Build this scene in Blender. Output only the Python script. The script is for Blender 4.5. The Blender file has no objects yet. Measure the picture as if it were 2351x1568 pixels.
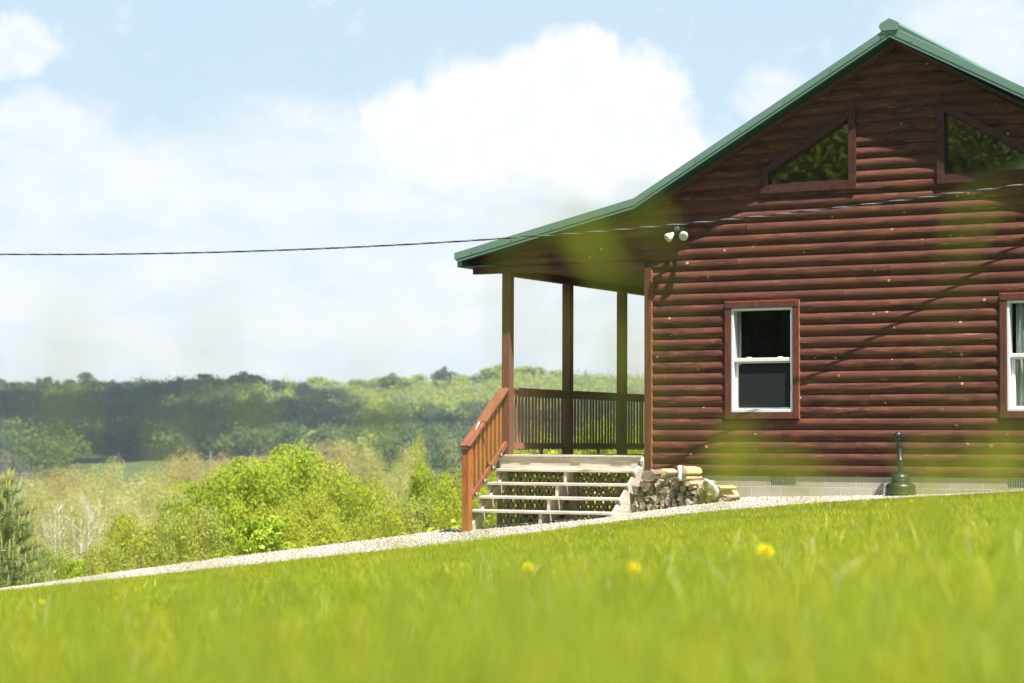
import bpy, math, random
import numpy as np
from mathutils import Vector, Matrix

R = random.Random(7)
rng = np.random.default_rng(11)
col = bpy.context.scene.collection
sc = bpy.context.scene

# ------------------------------------------------------------------ camera
CAM = np.array([12.366, -26.024, 0.379]); YAW, PITCH, ROLL = math.radians(-28.946), math.radians(2.732), math.radians(0.207)
fw = np.array([math.sin(YAW)*math.cos(PITCH), math.cos(YAW)*math.cos(PITCH), math.sin(PITCH)])
rt = np.array([math.cos(YAW), -math.sin(YAW), 0.0]); up = np.cross(rt, fw)
r2 = math.cos(ROLL)*rt + math.sin(ROLL)*up; u2 = -math.sin(ROLL)*rt + math.cos(ROLL)*up
cam_d = bpy.data.cameras.new('camera'); cam = bpy.data.objects.new('camera', cam_d); col.objects.link(cam)
cam.matrix_world = Matrix(((r2[0], u2[0], -fw[0], CAM[0]), (r2[1], u2[1], -fw[1], CAM[1]), (r2[2], u2[2], -fw[2], CAM[2]), (0, 0, 0, 1)))
cam_d.sensor_width = 36; cam_d.sensor_fit = 'HORIZONTAL'; cam_d.lens = 76.41
cam_d.clip_start = 0.05; cam_d.clip_end = 20000
cam_d.dof.use_dof = True; cam_d.dof.focus_distance = 29.0; cam_d.dof.aperture_fstop = 2.0
sc.camera = cam

# ------------------------------------------------------------------ light, sky, exposure
SUN = np.array([0.401, -0.215, 0.891]); SUN /= np.linalg.norm(SUN)
sd = bpy.data.lights.new('sun', 'SUN'); sd.energy = 5.0; sd.angle = math.radians(0.42); sd.color = (1.0, 0.95, 0.87)
so = bpy.data.objects.new('sun', sd); col.objects.link(so)
so.rotation_euler = Vector(SUN).to_track_quat('Z', 'Y').to_euler(); so.location = (20, -10, 60)
sc.view_settings.view_transform = 'Standard'; sc.view_settings.look = 'None'; sc.view_settings.gamma = 1
sc.view_settings.use_curve_mapping = False
sc.view_settings.exposure = 1.12
sc.render.engine = 'CYCLES'
sc.cycles.use_denoising = True
sc.cycles.max_bounces = 7; sc.cycles.diffuse_bounces = 3; sc.cycles.glossy_bounces = 3; sc.cycles.transmission_bounces = 4
sc.cycles.transparent_max_bounces = 8; sc.cycles.volume_bounces = 0
sc.cycles.caustics_reflective = False; sc.cycles.caustics_refractive = False

SKY_STRENGTH = 0.06
CLOUD_WHITE = 7.7


class NT:
    """small helper to write node trees"""
    def __init__(s, tree): s.t = tree; s.t.nodes.clear()
    def n(s, kind, **kw):
        nd = s.t.nodes.new(kind)
        for k, v in kw.items():
            if k.startswith('i_'):
                key = k[2:]; nd.inputs[int(key) if key.isdigit() else key.replace('_', ' ')].default_value = v
            else: setattr(nd, k, v)
        return nd
    def l(s, a, b): s.t.links.new(a, b)
    def math(s, op, a, b=0.0, c=None, clamp=False):
        nd = s.t.nodes.new('ShaderNodeMath'); nd.operation = op; nd.use_clamp = clamp
        for i, x in enumerate((a, b, c)):
            if x is None: continue
            if hasattr(x, 'links'): s.l(x, nd.inputs[i])
            else: nd.inputs[i].default_value = x
        return nd.outputs[0]
    def sstep(s, x, lo, hi):
        nd = s.t.nodes.new('ShaderNodeMapRange'); nd.interpolation_type = 'SMOOTHSTEP'
        if hasattr(x, 'links'): s.l(x, nd.inputs[0])
        nd.inputs[1].default_value = lo; nd.inputs[2].default_value = hi
        return nd.outputs[0]
    def mix(s, f, a, b):
        nd = s.t.nodes.new('ShaderNodeMix'); nd.data_type = 'RGBA'
        for i, x in ((0, f), (6, a), (7, b)):
            if hasattr(x, 'links'): s.l(x, nd.inputs[i])
            elif i == 0: nd.inputs[0].default_value = x
            else: nd.inputs[i].default_value = (*x, 1)
        return nd.outputs[2]
    def comb(s, x, y, z):
        nd = s.t.nodes.new('ShaderNodeCombineXYZ')
        for i, v in enumerate((x, y, z)):
            if hasattr(v, 'links'): s.l(v, nd.inputs[i])
            else: nd.inputs[i].default_value = v
        return nd.outputs[0]
    def noise(s, vec, scale, detail=3, rough=0.55, dim='3D'):
        nd = s.t.nodes.new('ShaderNodeTexNoise'); nd.noise_dimensions = dim
        nd.inputs['Scale'].default_value = scale; nd.inputs['Detail'].default_value = detail; nd.inputs['Roughness'].default_value = rough
        if vec is not None: s.l(vec, nd.inputs['Vector'])
        return nd


world = bpy.data.worlds.new('World'); sc.world = world; world.use_nodes = True
w = NT(world.node_tree)
sky = w.n('ShaderNodeTexSky', sky_type='NISHITA', sun_disc=False)
sky.sun_elevation = math.asin(SUN[2]); sky.sun_rotation = math.atan2(SUN[0], SUN[1])
sky.altitude = 200; sky.air_density = 1.0; sky.dust_density = 0.6; sky.ozone_density = 1.2
tc = w.n('ShaderNodeTexCoord'); sp = w.n('ShaderNodeSeparateXYZ'); w.l(tc.outputs['Generated'], sp.inputs[0])
# compass bearing measured from the bearing of the view, and elevation, both in degrees
ca, sa = math.cos(YAW), math.sin(YAW)
xr = w.math('SUBTRACT', w.math('MULTIPLY', sp.outputs[0], ca), w.math('MULTIPLY', sp.outputs[1], sa))
yr = w.math('ADD', w.math('MULTIPLY', sp.outputs[0], sa), w.math('MULTIPLY', sp.outputs[1], ca))
az = w.math('MULTIPLY', w.math('ARCTAN2', xr, yr), 57.2958)
el = w.math('MULTIPLY', w.math('ARCSINE', sp.outputs[2]), 57.2958)
base = w.comb(az, el, 0.0)
warp = w.noise(base, 0.55, 5, 0.6); wsp = w.n('ShaderNodeSeparateXYZ'); w.l(warp.outputs['Color'], wsp.inputs[0])
fine = w.noise(base, 1.6, 6, 0.62)
puff = w.noise(base, 1.5, 7, 0.62); psp = w.n('ShaderNodeSeparateXYZ'); w.l(puff.outputs['Color'], psp.inputs[0])
azw = w.math('ADD', w.math('ADD', az, w.math('MULTIPLY', w.math('SUBTRACT', wsp.outputs[0], 0.5), 1.5)), w.math('MULTIPLY', w.math('SUBTRACT', psp.outputs[0], 0.5), 1.1))
elw = w.math('ADD', w.math('ADD', el, w.math('MULTIPLY', w.math('SUBTRACT', wsp.outputs[1], 0.5), 1.3)), w.math('MULTIPLY', w.math('SUBTRACT', psp.outputs[1], 0.5), 1.1))


def blob(px, py, rx, ry, soft):
    a0 = (px-1175)/87.0; e0 = (1022-py)/87.0
    dx = w.math('DIVIDE', w.math('SUBTRACT', azw, a0), rx/87.0); dy = w.math('DIVIDE', w.math('SUBTRACT', elw, e0), ry/87.0)
    d = w.math('SQRT', w.math('ADD', w.math('MULTIPLY', dx, dx), w.math('MULTIPLY', dy, dy)))
    return w.math('SUBTRACT', 1.0, w.sstep(d, 1.0-soft, 1.0+soft))


def union(bl):
    o = bl[0]
    for b in bl[1:]: o = w.math('MAXIMUM', o, b)
    return o


cum = union([blob(*b) for b in ((1330, 190, 130, 125, .24), (1470, 230, 120, 120, .27), (1180, 235, 150, 120, .27), (1060, 250, 110, 110, .32),
                                (930, 290, 120, 95, .35), (1320, 340, 320, 120, .35), (1540, 330, 90, 100, .42), (1090, 370, 300, 80, .6))])
soft = union([blob(*b) for b in ((40, 140, 95, 75, .35), (90, 330, 190, 90, .45), (450, 420, 420, 110, .6), (700, 360, 300, 110, .6), (760, 480, 300, 140, .5), (250, 470, 420, 120, .6),
                                 (1300, 480, 460, 90, .5), (2240, 110, 200, 120, .8), (1780, 220, 90, 60, .7))])
wisp = w.math('MULTIPLY', w.sstep(fine.outputs['Fac'], 0.42, 0.72), w.sstep(warp.outputs['Fac'], 0.42, 0.66))
front = w.math('SUBTRACT', 1.0, w.sstep(w.math('ABSOLUTE', az), 40, 85))
low = w.math('MULTIPLY', front, w.math('SUBTRACT', 1.0, w.sstep(elw, 4.6, 7.8)))
veil = w.math('MULTIPLY', w.math('MULTIPLY', w.math('MULTIPLY', wisp, front), 0.55), w.math('SUBTRACT', 1.0, w.sstep(el, 10, 60)))
streak = w.noise(w.comb(w.math('MULTIPLY', az, .42), el, 7.0), 1.15, 7, 0.6)
brk = w.math('ADD', .70, w.math('MULTIPLY', w.sstep(streak.outputs['Fac'], .36, .58), .30))
m1 = w.math('MULTIPLY', w.math('MAXIMUM', w.math('MULTIPLY', soft, 0.92), w.math('MULTIPLY', low, 0.95)), brk)
m2 = w.math('MAXIMUM', w.math('MAXIMUM', w.math('MAXIMUM', m1, veil), cum), w.math('MULTIPLY', front, .12), clamp=True)
# far higher up the sky stays half covered by broken cloud
sc_sky = w.n('ShaderNodeVectorMath', operation='SCALE'); w.l(sky.outputs[0], sc_sky.inputs[0]); sc_sky.inputs['Scale'].default_value = 1.0
skytint = w.mix(w.math('MULTIPLY', w.math('MULTIPLY', front, w.math('SUBTRACT', 1.0, w.sstep(el, 10, 30))), 0.8), sc_sky.outputs[0], (5.0, 6.55, 7.75))
lump = w.noise(base, 0.9, 5, 0.6); big_ = w.noise(w.comb(w.math('MULTIPLY', az, .6), el, 3.0), 0.42, 5, 0.55)
greyish = w.mix(w.sstep(big_.outputs['Fac'], 0.34, 0.62), (CLOUD_WHITE*.90, CLOUD_WHITE*.96, CLOUD_WHITE*1.0), (CLOUD_WHITE*.99, CLOUD_WHITE*1.015, CLOUD_WHITE*1.02))
puffy = w.mix(w.math('MULTIPLY', w.sstep(puff.outputs['Fac'], .40, .66), w.sstep(lump.outputs['Fac'], .3, .7)), (CLOUD_WHITE*1.04, CLOUD_WHITE*1.05, CLOUD_WHITE*1.05), (CLOUD_WHITE*.94, CLOUD_WHITE*.965, CLOUD_WHITE*1.0))
cloudcol = w.mix(w.math('MULTIPLY', cum, .9), greyish, puffy)
skyc = w.mix(m2, skytint, cloudcol)
bg = w.n('ShaderNodeBackground'); w.l(skyc, bg.inputs['Color']); bg.inputs['Strength'].default_value = SKY_STRENGTH
wo = w.n('ShaderNodeOutputWorld'); w.l(bg.outputs[0], wo.inputs['Surface'])

# ------------------------------------------------------------------ helpers


def tag(o, label, cat, group=None):
    o['label'] = label; o['category'] = cat
    if group: o['group'] = group
    return o


def empty(name, loc=(0, 0, 0), rz=0.0):
    o = bpy.data.objects.new(name, None); col.objects.link(o); o.location = loc; o.rotation_euler = (0, 0, rz); o.empty_display_size = 0.2
    return o


def link(name, me, mat, parent=None):
    o = bpy.data.objects.new(name, me); col.objects.link(o)
    if mat is not None:
        for m_ in (mat if isinstance(mat, (list, tuple)) else [mat]): me.materials.append(m_)
    if parent is not None:
        o.parent = parent
        # meshes are written in scene coordinates (parents are only moved, never turned, before this)
        t = Vector((0, 0, 0)); q = parent
        while q is not None: t += q.location; q = q.parent
        if not getattr(parent, 'type', '') == 'MESH': o.location = -t
    return o


class MB:
    """collects shapes into one mesh"""
    def __init__(s): s.v = []; s.f = []; s.tint = []; s.cur = 0.5
    def add(s, vs, fs):
        b = len(s.v); s.v += [tuple(p) for p in vs]
        for f in fs: s.f.append([b+i for i in f]); s.tint.append(s.cur)
    def box(s, x0, x1, y0, y1, z0, z1, ch=0.0):
        s.obox((x0+x1)/2, (y0+y1)/2, (z0+z1)/2, (abs(x1-x0)/2, 0, 0), (0, abs(y1-y0)/2, 0), (0, 0, abs(z1-z0)/2), ch)
    def obox(s, cx, cy, cz, a, b, c, ch=0.0):
        C = np.array([cx, cy, cz]); A, B, D = map(np.array, (a, b, c))
        if ch <= 0:
            vs = [C+i*A+j*B+k*D for k in (-1, 1) for j in (-1, 1) for i in (-1, 1)]
            s.add(vs, [(0, 2, 3, 1), (4, 5, 7, 6), (0, 1, 5, 4), (2, 6, 7, 3), (0, 4, 6, 2), (1, 3, 7, 5)])
            return
        la, lb, ld = [max(np.linalg.norm(q), 1e-6) for q in (A, B, D)]
        ca_, cb_, cd_ = [1-min(ch/q, 0.45) for q in (la, lb, ld)]
        vs = []; idx = {}
        for k in (-1, 1):
            for j in (-1, 1):
                for i in (-1, 1):
                    for t, (p, q, r_) in enumerate(((1, cb_, cd_), (ca_, 1, cd_), (ca_, cb_, 1))):
                        idx[(i, j, k, t)] = len(vs); vs.append(C+i*p*A+j*q*B+k*r_*D)
        g = lambda i, j, k, t: idx[(i, j, k, t)]
        fs = []
        for i in (-1, 1): fs.append([g(i, -1, -1, 0), g(i, 1, -1, 0), g(i, 1, 1, 0), g(i, -1, 1, 0)][::i])
        for j in (-1, 1): fs.append([g(-1, j, -1, 1), g(1, j, -1, 1), g(1, j, 1, 1), g(-1, j, 1, 1)][::-j])
        for k in (-1, 1): fs.append([g(-1, -1, k, 2), g(1, -1, k, 2), g(1, 1, k, 2), g(-1, 1, k, 2)][::k])
        for i in (-1, 1):
            for j in (-1, 1): fs.append([g(i, j, -1, 0), g(i, j, -1, 1), g(i, j, 1, 1), g(i, j, 1, 0)][::i*j])
            for k in (-1, 1): fs.append([g(i, -1, k, 0), g(i, -1, k, 2), g(i, 1, k, 2), g(i, 1, k, 0)][::-i*k])
        for j in (-1, 1):
            for k in (-1, 1): fs.append([g(-1, j, k, 1), g(-1, j, k, 2), g(1, j, k, 2), g(1, j, k, 1)][::j*k])
        for i in (-1, 1):
            for j in (-1, 1):
                for k in (-1, 1): fs.append([g(i, j, k, 0), g(i, j, k, 1), g(i, j, k, 2)][::i*j*k])
        s.add(vs, fs)
    def bar(s, p, q, wv, hv, ch=0.0):
        """beam from p to q; wv and hv are its half-width vectors"""
        p, q = np.array(p, float), np.array(q, float); c = (p+q)/2
        s.obox(*c, (q-p)/2, wv, hv, ch)
    def prism(s, poly, y0, y1):
        """polygon in the XZ plane, drawn out along Y"""
        n = len(poly); vs = [(x, y0, z) for x, z in poly]+[(x, y1, z) for x, z in poly]
        fs = [list(range(n)), list(range(2*n-1, n-1, -1))]+[[i, i+n, (i+1) % n+n, (i+1) % n] for i in range(n)]
        s.add(vs, fs)
    def prismx(s, poly, x0, x1):
        """polygon in the YZ plane, drawn out along X"""
        n = len(poly); vs = [(x0, y, z) for y, z in poly]+[(x1, y, z) for y, z in poly]
        fs = [list(range(n)), list(range(2*n-1, n-1, -1))]+[[i, i+n, (i+1) % n+n, (i+1) % n] for i in range(n)]
        s.add(vs, fs)
    def ring(s, path, rad, n=8, cap=True):
        path = [np.array(p, float) for p in path]; vs = []; fs = []
        rads = rad if hasattr(rad, '__len__') else [rad]*len(path)
        for i, p in enumerate(path):
            t = path[min(i+1, len(path)-1)]-path[max(i-1, 0)]; t = t/(np.linalg.norm(t)+1e-9)
            a = np.cross(t, (0, 0, 1.0)) if abs(t[2]) < .9 else np.cross(t, (1.0, 0, 0)); a /= np.linalg.norm(a); b = np.cross(t, a)
            for k in range(n):
                th = 2*math.pi*k/n; vs.append(p+rads[i]*(math.cos(th)*a+math.sin(th)*b))
        for i in range(len(path)-1):
            for k in range(n): fs.append([i*n+k, i*n+(k+1) % n, (i+1)*n+(k+1) % n, (i+1)*n+k])
        if cap: fs += [list(range(n))[::-1], [(len(path)-1)*n+k for k in range(n)]]
        s.add(vs, fs)
    def lathe(s, prof, c=(0, 0, 0), n=40, tilt=None):
        vs = []; fs = []; m = len(prof)
        for r_, z in prof:
            for k in range(n):
                th = 2*math.pi*k/n; p = np.array([r_*math.cos(th), r_*math.sin(th), z])
                if tilt is not None: p = tilt @ p
                vs.append(p+np.array(c))
        for i in range(m-1):
            for k in range(n): fs.append([i*n+k, i*n+(k+1) % n, (i+1)*n+(k+1) % n, (i+1)*n+k])
        s.add(vs, fs)
    def build(s, name, mat, parent=None, smooth=False, auto=None):
        me = bpy.data.meshes.new(name); me.from_pydata(s.v, [], s.f)
        at = me.attributes.new('tint', 'FLOAT', 'FACE'); at.data.foreach_set('value', s.tint)
        if smooth: me.polygons.foreach_set('use_smooth', [True]*len(s.f))
        me.update()
        o = link(name, me, mat, parent)
        if auto is not None:
            me.polygons.foreach_set('use_smooth', [True]*len(s.f)); me.set_sharp_from_angle(angle=math.radians(auto))
        return o


def np_mesh(name, V, F, tint=None, smooth=False):
    """V (n,3), F (m,k) all polygons with k corners"""
    me = bpy.data.meshes.new(name); m, k = F.shape
    me.vertices.add(len(V)); me.vertices.foreach_set('co', V.astype(np.float32).ravel())
    me.loops.add(m*k); me.loops.foreach_set('vertex_index', F.astype(np.int32).ravel())
    me.polygons.add(m); me.polygons.foreach_set('loop_start', np.arange(0, m*k, k, dtype=np.int32))
    if smooth: me.polygons.foreach_set('use_smooth', np.ones(m, dtype=bool))
    if tint is not None:
        at = me.attributes.new('tint', 'FLOAT', 'FACE'); at.data.foreach_set('value', tint.astype(np.float32))
    me.update(calc_edges=True); me.validate()
    return me


# ------------------------------------------------------------------ materials


def mat_new(name):
    m = bpy.data.materials.new(name); m.use_nodes = True
    t = NT(m.node_tree); out = t.n('ShaderNodeOutputMaterial')
    return m, t, out


def principled(t, out, color, rough, spec=0.4, metal=0.0, bump=None, bump_d=0.1):
    b = t.n('ShaderNodeBsdfPrincipled'); b.inputs['Roughness'].default_value = rough if not hasattr(rough, 'links') else 0.5
    if hasattr(rough, 'links'): t.l(rough, b.inputs['Roughness'])
    b.inputs['Metallic'].default_value = metal; b.inputs['Specular IOR Level'].default_value = spec
    if hasattr(color, 'links'): t.l(color, b.inputs['Base Color'])
    else: b.inputs['Base Color'].default_value = (*color, 1)
    if bump is not None:
        bp = t.n('ShaderNodeBump'); bp.inputs['Strength'].default_value = 0.6; bp.inputs['Distance'].default_value = bump_d; t.l(bump, bp.inputs['Height']); t.l(bp.outputs[0], b.inputs['Normal'])
    t.l(b.outputs[0], out.inputs['Surface'])
    return b


def attr(t, name='tint'):
    a = t.n('ShaderNodeAttribute'); a.attribute_name = name; return a.outputs['Fac']


def scaled(t, s):
    c = t.n('ShaderNodeTexCoord'); mp = t.n('ShaderNodeMapping'); mp.inputs['Scale'].default_value = s; t.l(c.outputs['Object'], mp.inputs[0]); return mp.outputs[0]


def m_log():
    m, t, out = mat_new('stained_log'); ti = attr(t)
    off = t.n('ShaderNodeCombineXYZ'); t.l(t.math('MULTIPLY', ti, 37.0), off.inputs[0]); t.l(t.math('MULTIPLY', ti, 11.0), off.inputs[1])
    def vec(sx):
        a = t.n('ShaderNodeVectorMath', operation='ADD'); t.l(scaled(t, sx), a.inputs[0]); t.l(off.outputs[0], a.inputs[1]); return a.outputs[0]
    grain = t.noise(vec((3.0, 40, 55)), 1.0, 4, .6); blot = t.noise(vec((2.6, 4, 13)), 1.0, 5, .62); warm = t.noise(vec((3.4, 4, 17)), 1.0, 4, .6); big = t.noise(scaled(t, (.5, 1, 1.1)), 1.0, 2)
    c1 = t.mix(t.sstep(grain.outputs['Fac'], .3, .7), (.092, .036, .023), (.166, .065, .042))
    c2 = t.mix(t.math('MULTIPLY', t.sstep(blot.outputs['Fac'], .43, .66), .85), c1, (.050, .026, .025))
    c2 = t.mix(t.math('MULTIPLY', t.sstep(warm.outputs['Fac'], .52, .70), .65), c2, (.265, .098, .052))
    c3 = t.mix(t.math('MULTIPLY', t.sstep(ti, .25, .9), .4), c2, (.172, .072, .048))
    c4 = t.mix(t.math('MULTIPLY', t.sstep(big.outputs['Fac'], .52, .66), .35), c3, (.10, .040, .034))
    # pale knots and chipped patches
    kv = t.n('ShaderNodeTexVoronoi', voronoi_dimensions='3D'); kv.inputs['Scale'].default_value = 1.0
    wv = t.noise(vec((20, 20, 20)), 1.0, 2)
    ad = t.n('ShaderNodeVectorMath', operation='ADD'); t.l(vec((7.0, 0.0, 8.0)), ad.inputs[0])
    sc_ = t.n('ShaderNodeVectorMath', operation='SCALE'); t.l(wv.outputs['Color'], sc_.inputs[0]); sc_.inputs['Scale'].default_value = .22; t.l(sc_.outputs[0], ad.inputs[1])
    t.l(ad.outputs[0], kv.inputs['Vector'])
    ksp = t.n('ShaderNodeSeparateColor'); t.l(kv.outputs['Color'], ksp.inputs[0])
    rad = t.math('MULTIPLY', t.math('POWER', t.sstep(ksp.outputs[0], .50, 1.0), 1.5), .145)
    kn = t.math('MULTIPLY', t.math('LESS_THAN', kv.outputs['Distance'], rad), t.math('GREATER_THAN', ksp.outputs[0], .60))
    core = t.math('LESS_THAN', kv.outputs['Distance'], t.math('MULTIPLY', rad, t.math('MULTIPLY', ksp.outputs[1], .95)))
    c5 = t.mix(t.math('MULTIPLY', kn, .85), c4, (.56, .37, .19))
    c5b = t.mix(t.math('MULTIPLY', t.math('MULTIPLY', kn, core), .85), c5, (.20, .085, .04))
    st = t.noise(vec((2.2, 50, 95)), 1.0, 3, .7); msk = t.noise(vec((1.3, 4, 14)), 1.0, 2)
    sm = t.math('MULTIPLY', t.sstep(st.outputs['Fac'], .60, .66), t.sstep(msk.outputs['Fac'], .60, .70))
    c6 = t.mix(t.math('MULTIPLY', sm, .75), c5b, (.66, .44, .22))
    principled(t, out, c6, t.math('ADD', .58, t.math('MULTIPLY', grain.outputs['Fac'], .25)), .10, bump=grain.outputs['Fac'], bump_d=.007)
    return m


def m_wood(name, a, b, dark, rough=.7, axis=(30, 30, 3), spec=.25, wear=None, dk=.6):
    m, t, out = mat_new(name)
    ti = attr(t); off = t.n('ShaderNodeCombineXYZ'); t.l(t.math('MULTIPLY', ti, 23.0), off.inputs[0]); t.l(t.math('MULTIPLY', ti, 7.0), off.inputs[2])
    v = t.n('ShaderNodeVectorMath', operation='ADD'); t.l(scaled(t, axis), v.inputs[0]); t.l(off.outputs[0], v.inputs[1])
    g = t.noise(v.outputs[0], 1.0, 4, .62)
    v2 = t.n('ShaderNodeVectorMath', operation='ADD'); t.l(scaled(t, tuple(q*.22 for q in axis)), v2.inputs[0]); t.l(off.outputs[0], v2.inputs[1])
    bl = t.noise(v2.outputs[0], 1.0, 4, .6)
    c = t.mix(t.sstep(g.outputs['Fac'], .3, .7), a, b)
    c = t.mix(t.math('MULTIPLY', t.sstep(bl.outputs['Fac'], .5, .72), dk), c, dark)
    if wear: c = t.mix(t.math('MULTIPLY', t.sstep(bl.outputs['Fac'], .42, .30), .5), c, wear)
    principled(t, out, c, rough, spec, bump=g.outputs['Fac'], bump_d=.004)
    return m


def m_flat(name, colr, rough=.5, spec=.4, metal=0.0, var=.12, sc_=(6, 6, 6)):
    m, t, out = mat_new(name); n_ = t.noise(scaled(t, sc_), 1.0, 4)
    c = t.mix(n_.outputs['Fac'], tuple(q*(1-var) for q in colr), tuple(min(q*(1+var), 1) for q in colr))
    principled(t, out, c, t.math('ADD', rough-.06, t.math('MULTIPLY', n_.outputs['Fac'], .12)), spec, metal)
    return m


def m_leaf(name, a, b, c, trans=.4, objvar=.5, gloss=.015, straw_glint=False):
    """a..b by leaf, c mixed in by the plant"""
    m, t, out = mat_new(name); ti = attr(t); oi = t.n('ShaderNodeObjectInfo')
    k = t.mix(ti, a, b); k = t.mix(t.math('MULTIPLY', oi.outputs['Random'], objvar), k, c)
    if straw_glint: k = t.mix(t.math('GREATER_THAN', ti, 1.1), k, (.66, .64, .34))  # pale blade colour: dry straw, and glints painted into the lawn
    d = t.n('ShaderNodeBsdfDiffuse'); tr = t.n('ShaderNodeBsdfTranslucent'); t.l(k, d.inputs[0])
    br = t.mix(.45, k, tuple(min(q*1.6, .7) for q in b)); t.l(br, tr.inputs[0])
    mx = t.n('ShaderNodeMixShader'); mx.inputs[0].default_value = trans; t.l(d.outputs[0], mx.inputs[1]); t.l(tr.outputs[0], mx.inputs[2])
    gl = t.n('ShaderNodeBsdfGlossy'); gl.inputs['Roughness'].default_value = .38; gl.inputs[0].default_value = (1, 1, .78, 1)
    m2_ = t.n('ShaderNodeMixShader'); m2_.inputs[0].default_value = gloss; t.l(mx.outputs[0], m2_.inputs[1]); t.l(gl.outputs[0], m2_.inputs[2])
    t.l(m2_.outputs[0], out.inputs['Surface'])
    return m


def m_bark(name, a, b):
    m, t, out = mat_new(name); n_ = t.noise(scaled(t, (14, 14, 4)), 1.0, 4)
    principled(t, out, t.mix(t.sstep(n_.outputs['Fac'], .35, .65), a, b), .85, .2); return m


def m_block():
    m, t, out = mat_new('concrete_block')
    br = t.n('ShaderNodeTexBrick'); br.offset = .5; br.inputs['Scale'].default_value = 1.0
    mp = t.n('ShaderNodeMapping'); c = t.n('ShaderNodeTexCoord'); t.l(c.outputs['Object'], mp.inputs[0]); mp.inputs['Rotation'].default_value = (math.radians(-90), 0, 0)
    mp.inputs['Location'].default_value = (.12, .138, 0)
    t.l(mp.outputs[0], br.inputs['Vector']); br.inputs['Brick Width'].default_value = .405; br.inputs['Row Height'].default_value = .2; br.inputs['Mortar Size'].default_value = .006
    br.inputs['Color1'].default_value = (.48, .43, .34, 1); br.inputs['Color2'].default_value = (.58, .54, .44, 1); br.inputs['Mortar'].default_value = (.70, .67, .60, 1)
    n1 = t.noise(scaled(t, (60, 60, 60)), 1.0, 3); n2 = t.noise(scaled(t, (3, 3, 5)), 1.0, 4)
    k = t.mix(t.math('MULTIPLY', t.sstep(n1.outputs['Fac'], .4, .75), .35), br.outputs['Color'], (.27, .24, .18))
    k = t.mix(t.math('MULTIPLY', t.sstep(n2.outputs['Fac'], .5, .7), .45), k, (.40, .31, .19))
    h = t.math('SUBTRACT', t.math('MULTIPLY', n1.outputs['Fac'], .3), br.outputs['Fac'])
    principled(t, out, k, .9, .2, bump=h, bump_d=.006)
    return m


def m_glass(name, tint=(.98, 1.0, .99), ref=.10, rough=.0, thru=.97):
    m, t, out = mat_new(name)
    lw = t.n('ShaderNodeFresnel'); lw.inputs['IOR'].default_value = 1.9
    gl = t.n('ShaderNodeBsdfGlossy'); gl.inputs['Roughness'].default_value = rough
    wv = t.noise(scaled(t, (2.2, 2.2, 2.2)), 1.0, 1); bp = t.n('ShaderNodeBump'); bp.inputs['Strength'].default_value = .07; bp.inputs['Distance'].default_value = .006
    t.l(wv.outputs['Fac'], bp.inputs['Height']); t.l(bp.outputs[0], gl.inputs['Normal'])
    tr = t.n('ShaderNodeBsdfTransparent'); tr.inputs[0].default_value = (tint[0]*thru, tint[1]*thru, tint[2]*thru, 1)
    mx = t.n('ShaderNodeMixShader'); t.l(t.math('MULTIPLY', lw.outputs[0], ref*10, clamp=True), mx.inputs[0]); t.l(tr.outputs[0], mx.inputs[1]); t.l(gl.outputs[0], mx.inputs[2])
    t.l(mx.outputs[0], out.inputs['Surface']); return m


def m_gravel():
    m, t, out = mat_new('crushed_limestone'); ti = attr(t)
    k = t.mix(ti, (.26, .23, .185), (.57, .52, .45)); n_ = t.noise(scaled(t, (8, 8, 8)), 1.0, 4)
    k = t.mix(t.math('MULTIPLY', t.sstep(n_.outputs['Fac'], .5, .8), .3), k, (.47, .38, .27)); principled(t, out, k, .9, .2); return m


def m_ground(name, a, b, scale, rough=.95):
    m, t, out = mat_new(name); n1 = t.noise(scaled(t, (scale,)*3), 1.0, 6, .65); n2 = t.noise(scaled(t, (scale*14,)*3), 1.0, 3)
    f = t.math('ADD', t.math('MULTIPLY', n1.outputs['Fac'], .6), t.math('MULTIPLY', n2.outputs['Fac'], .4))
    principled(t, out, t.mix(t.sstep(f, .35, .65), a, b), rough, .1); return m


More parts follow.
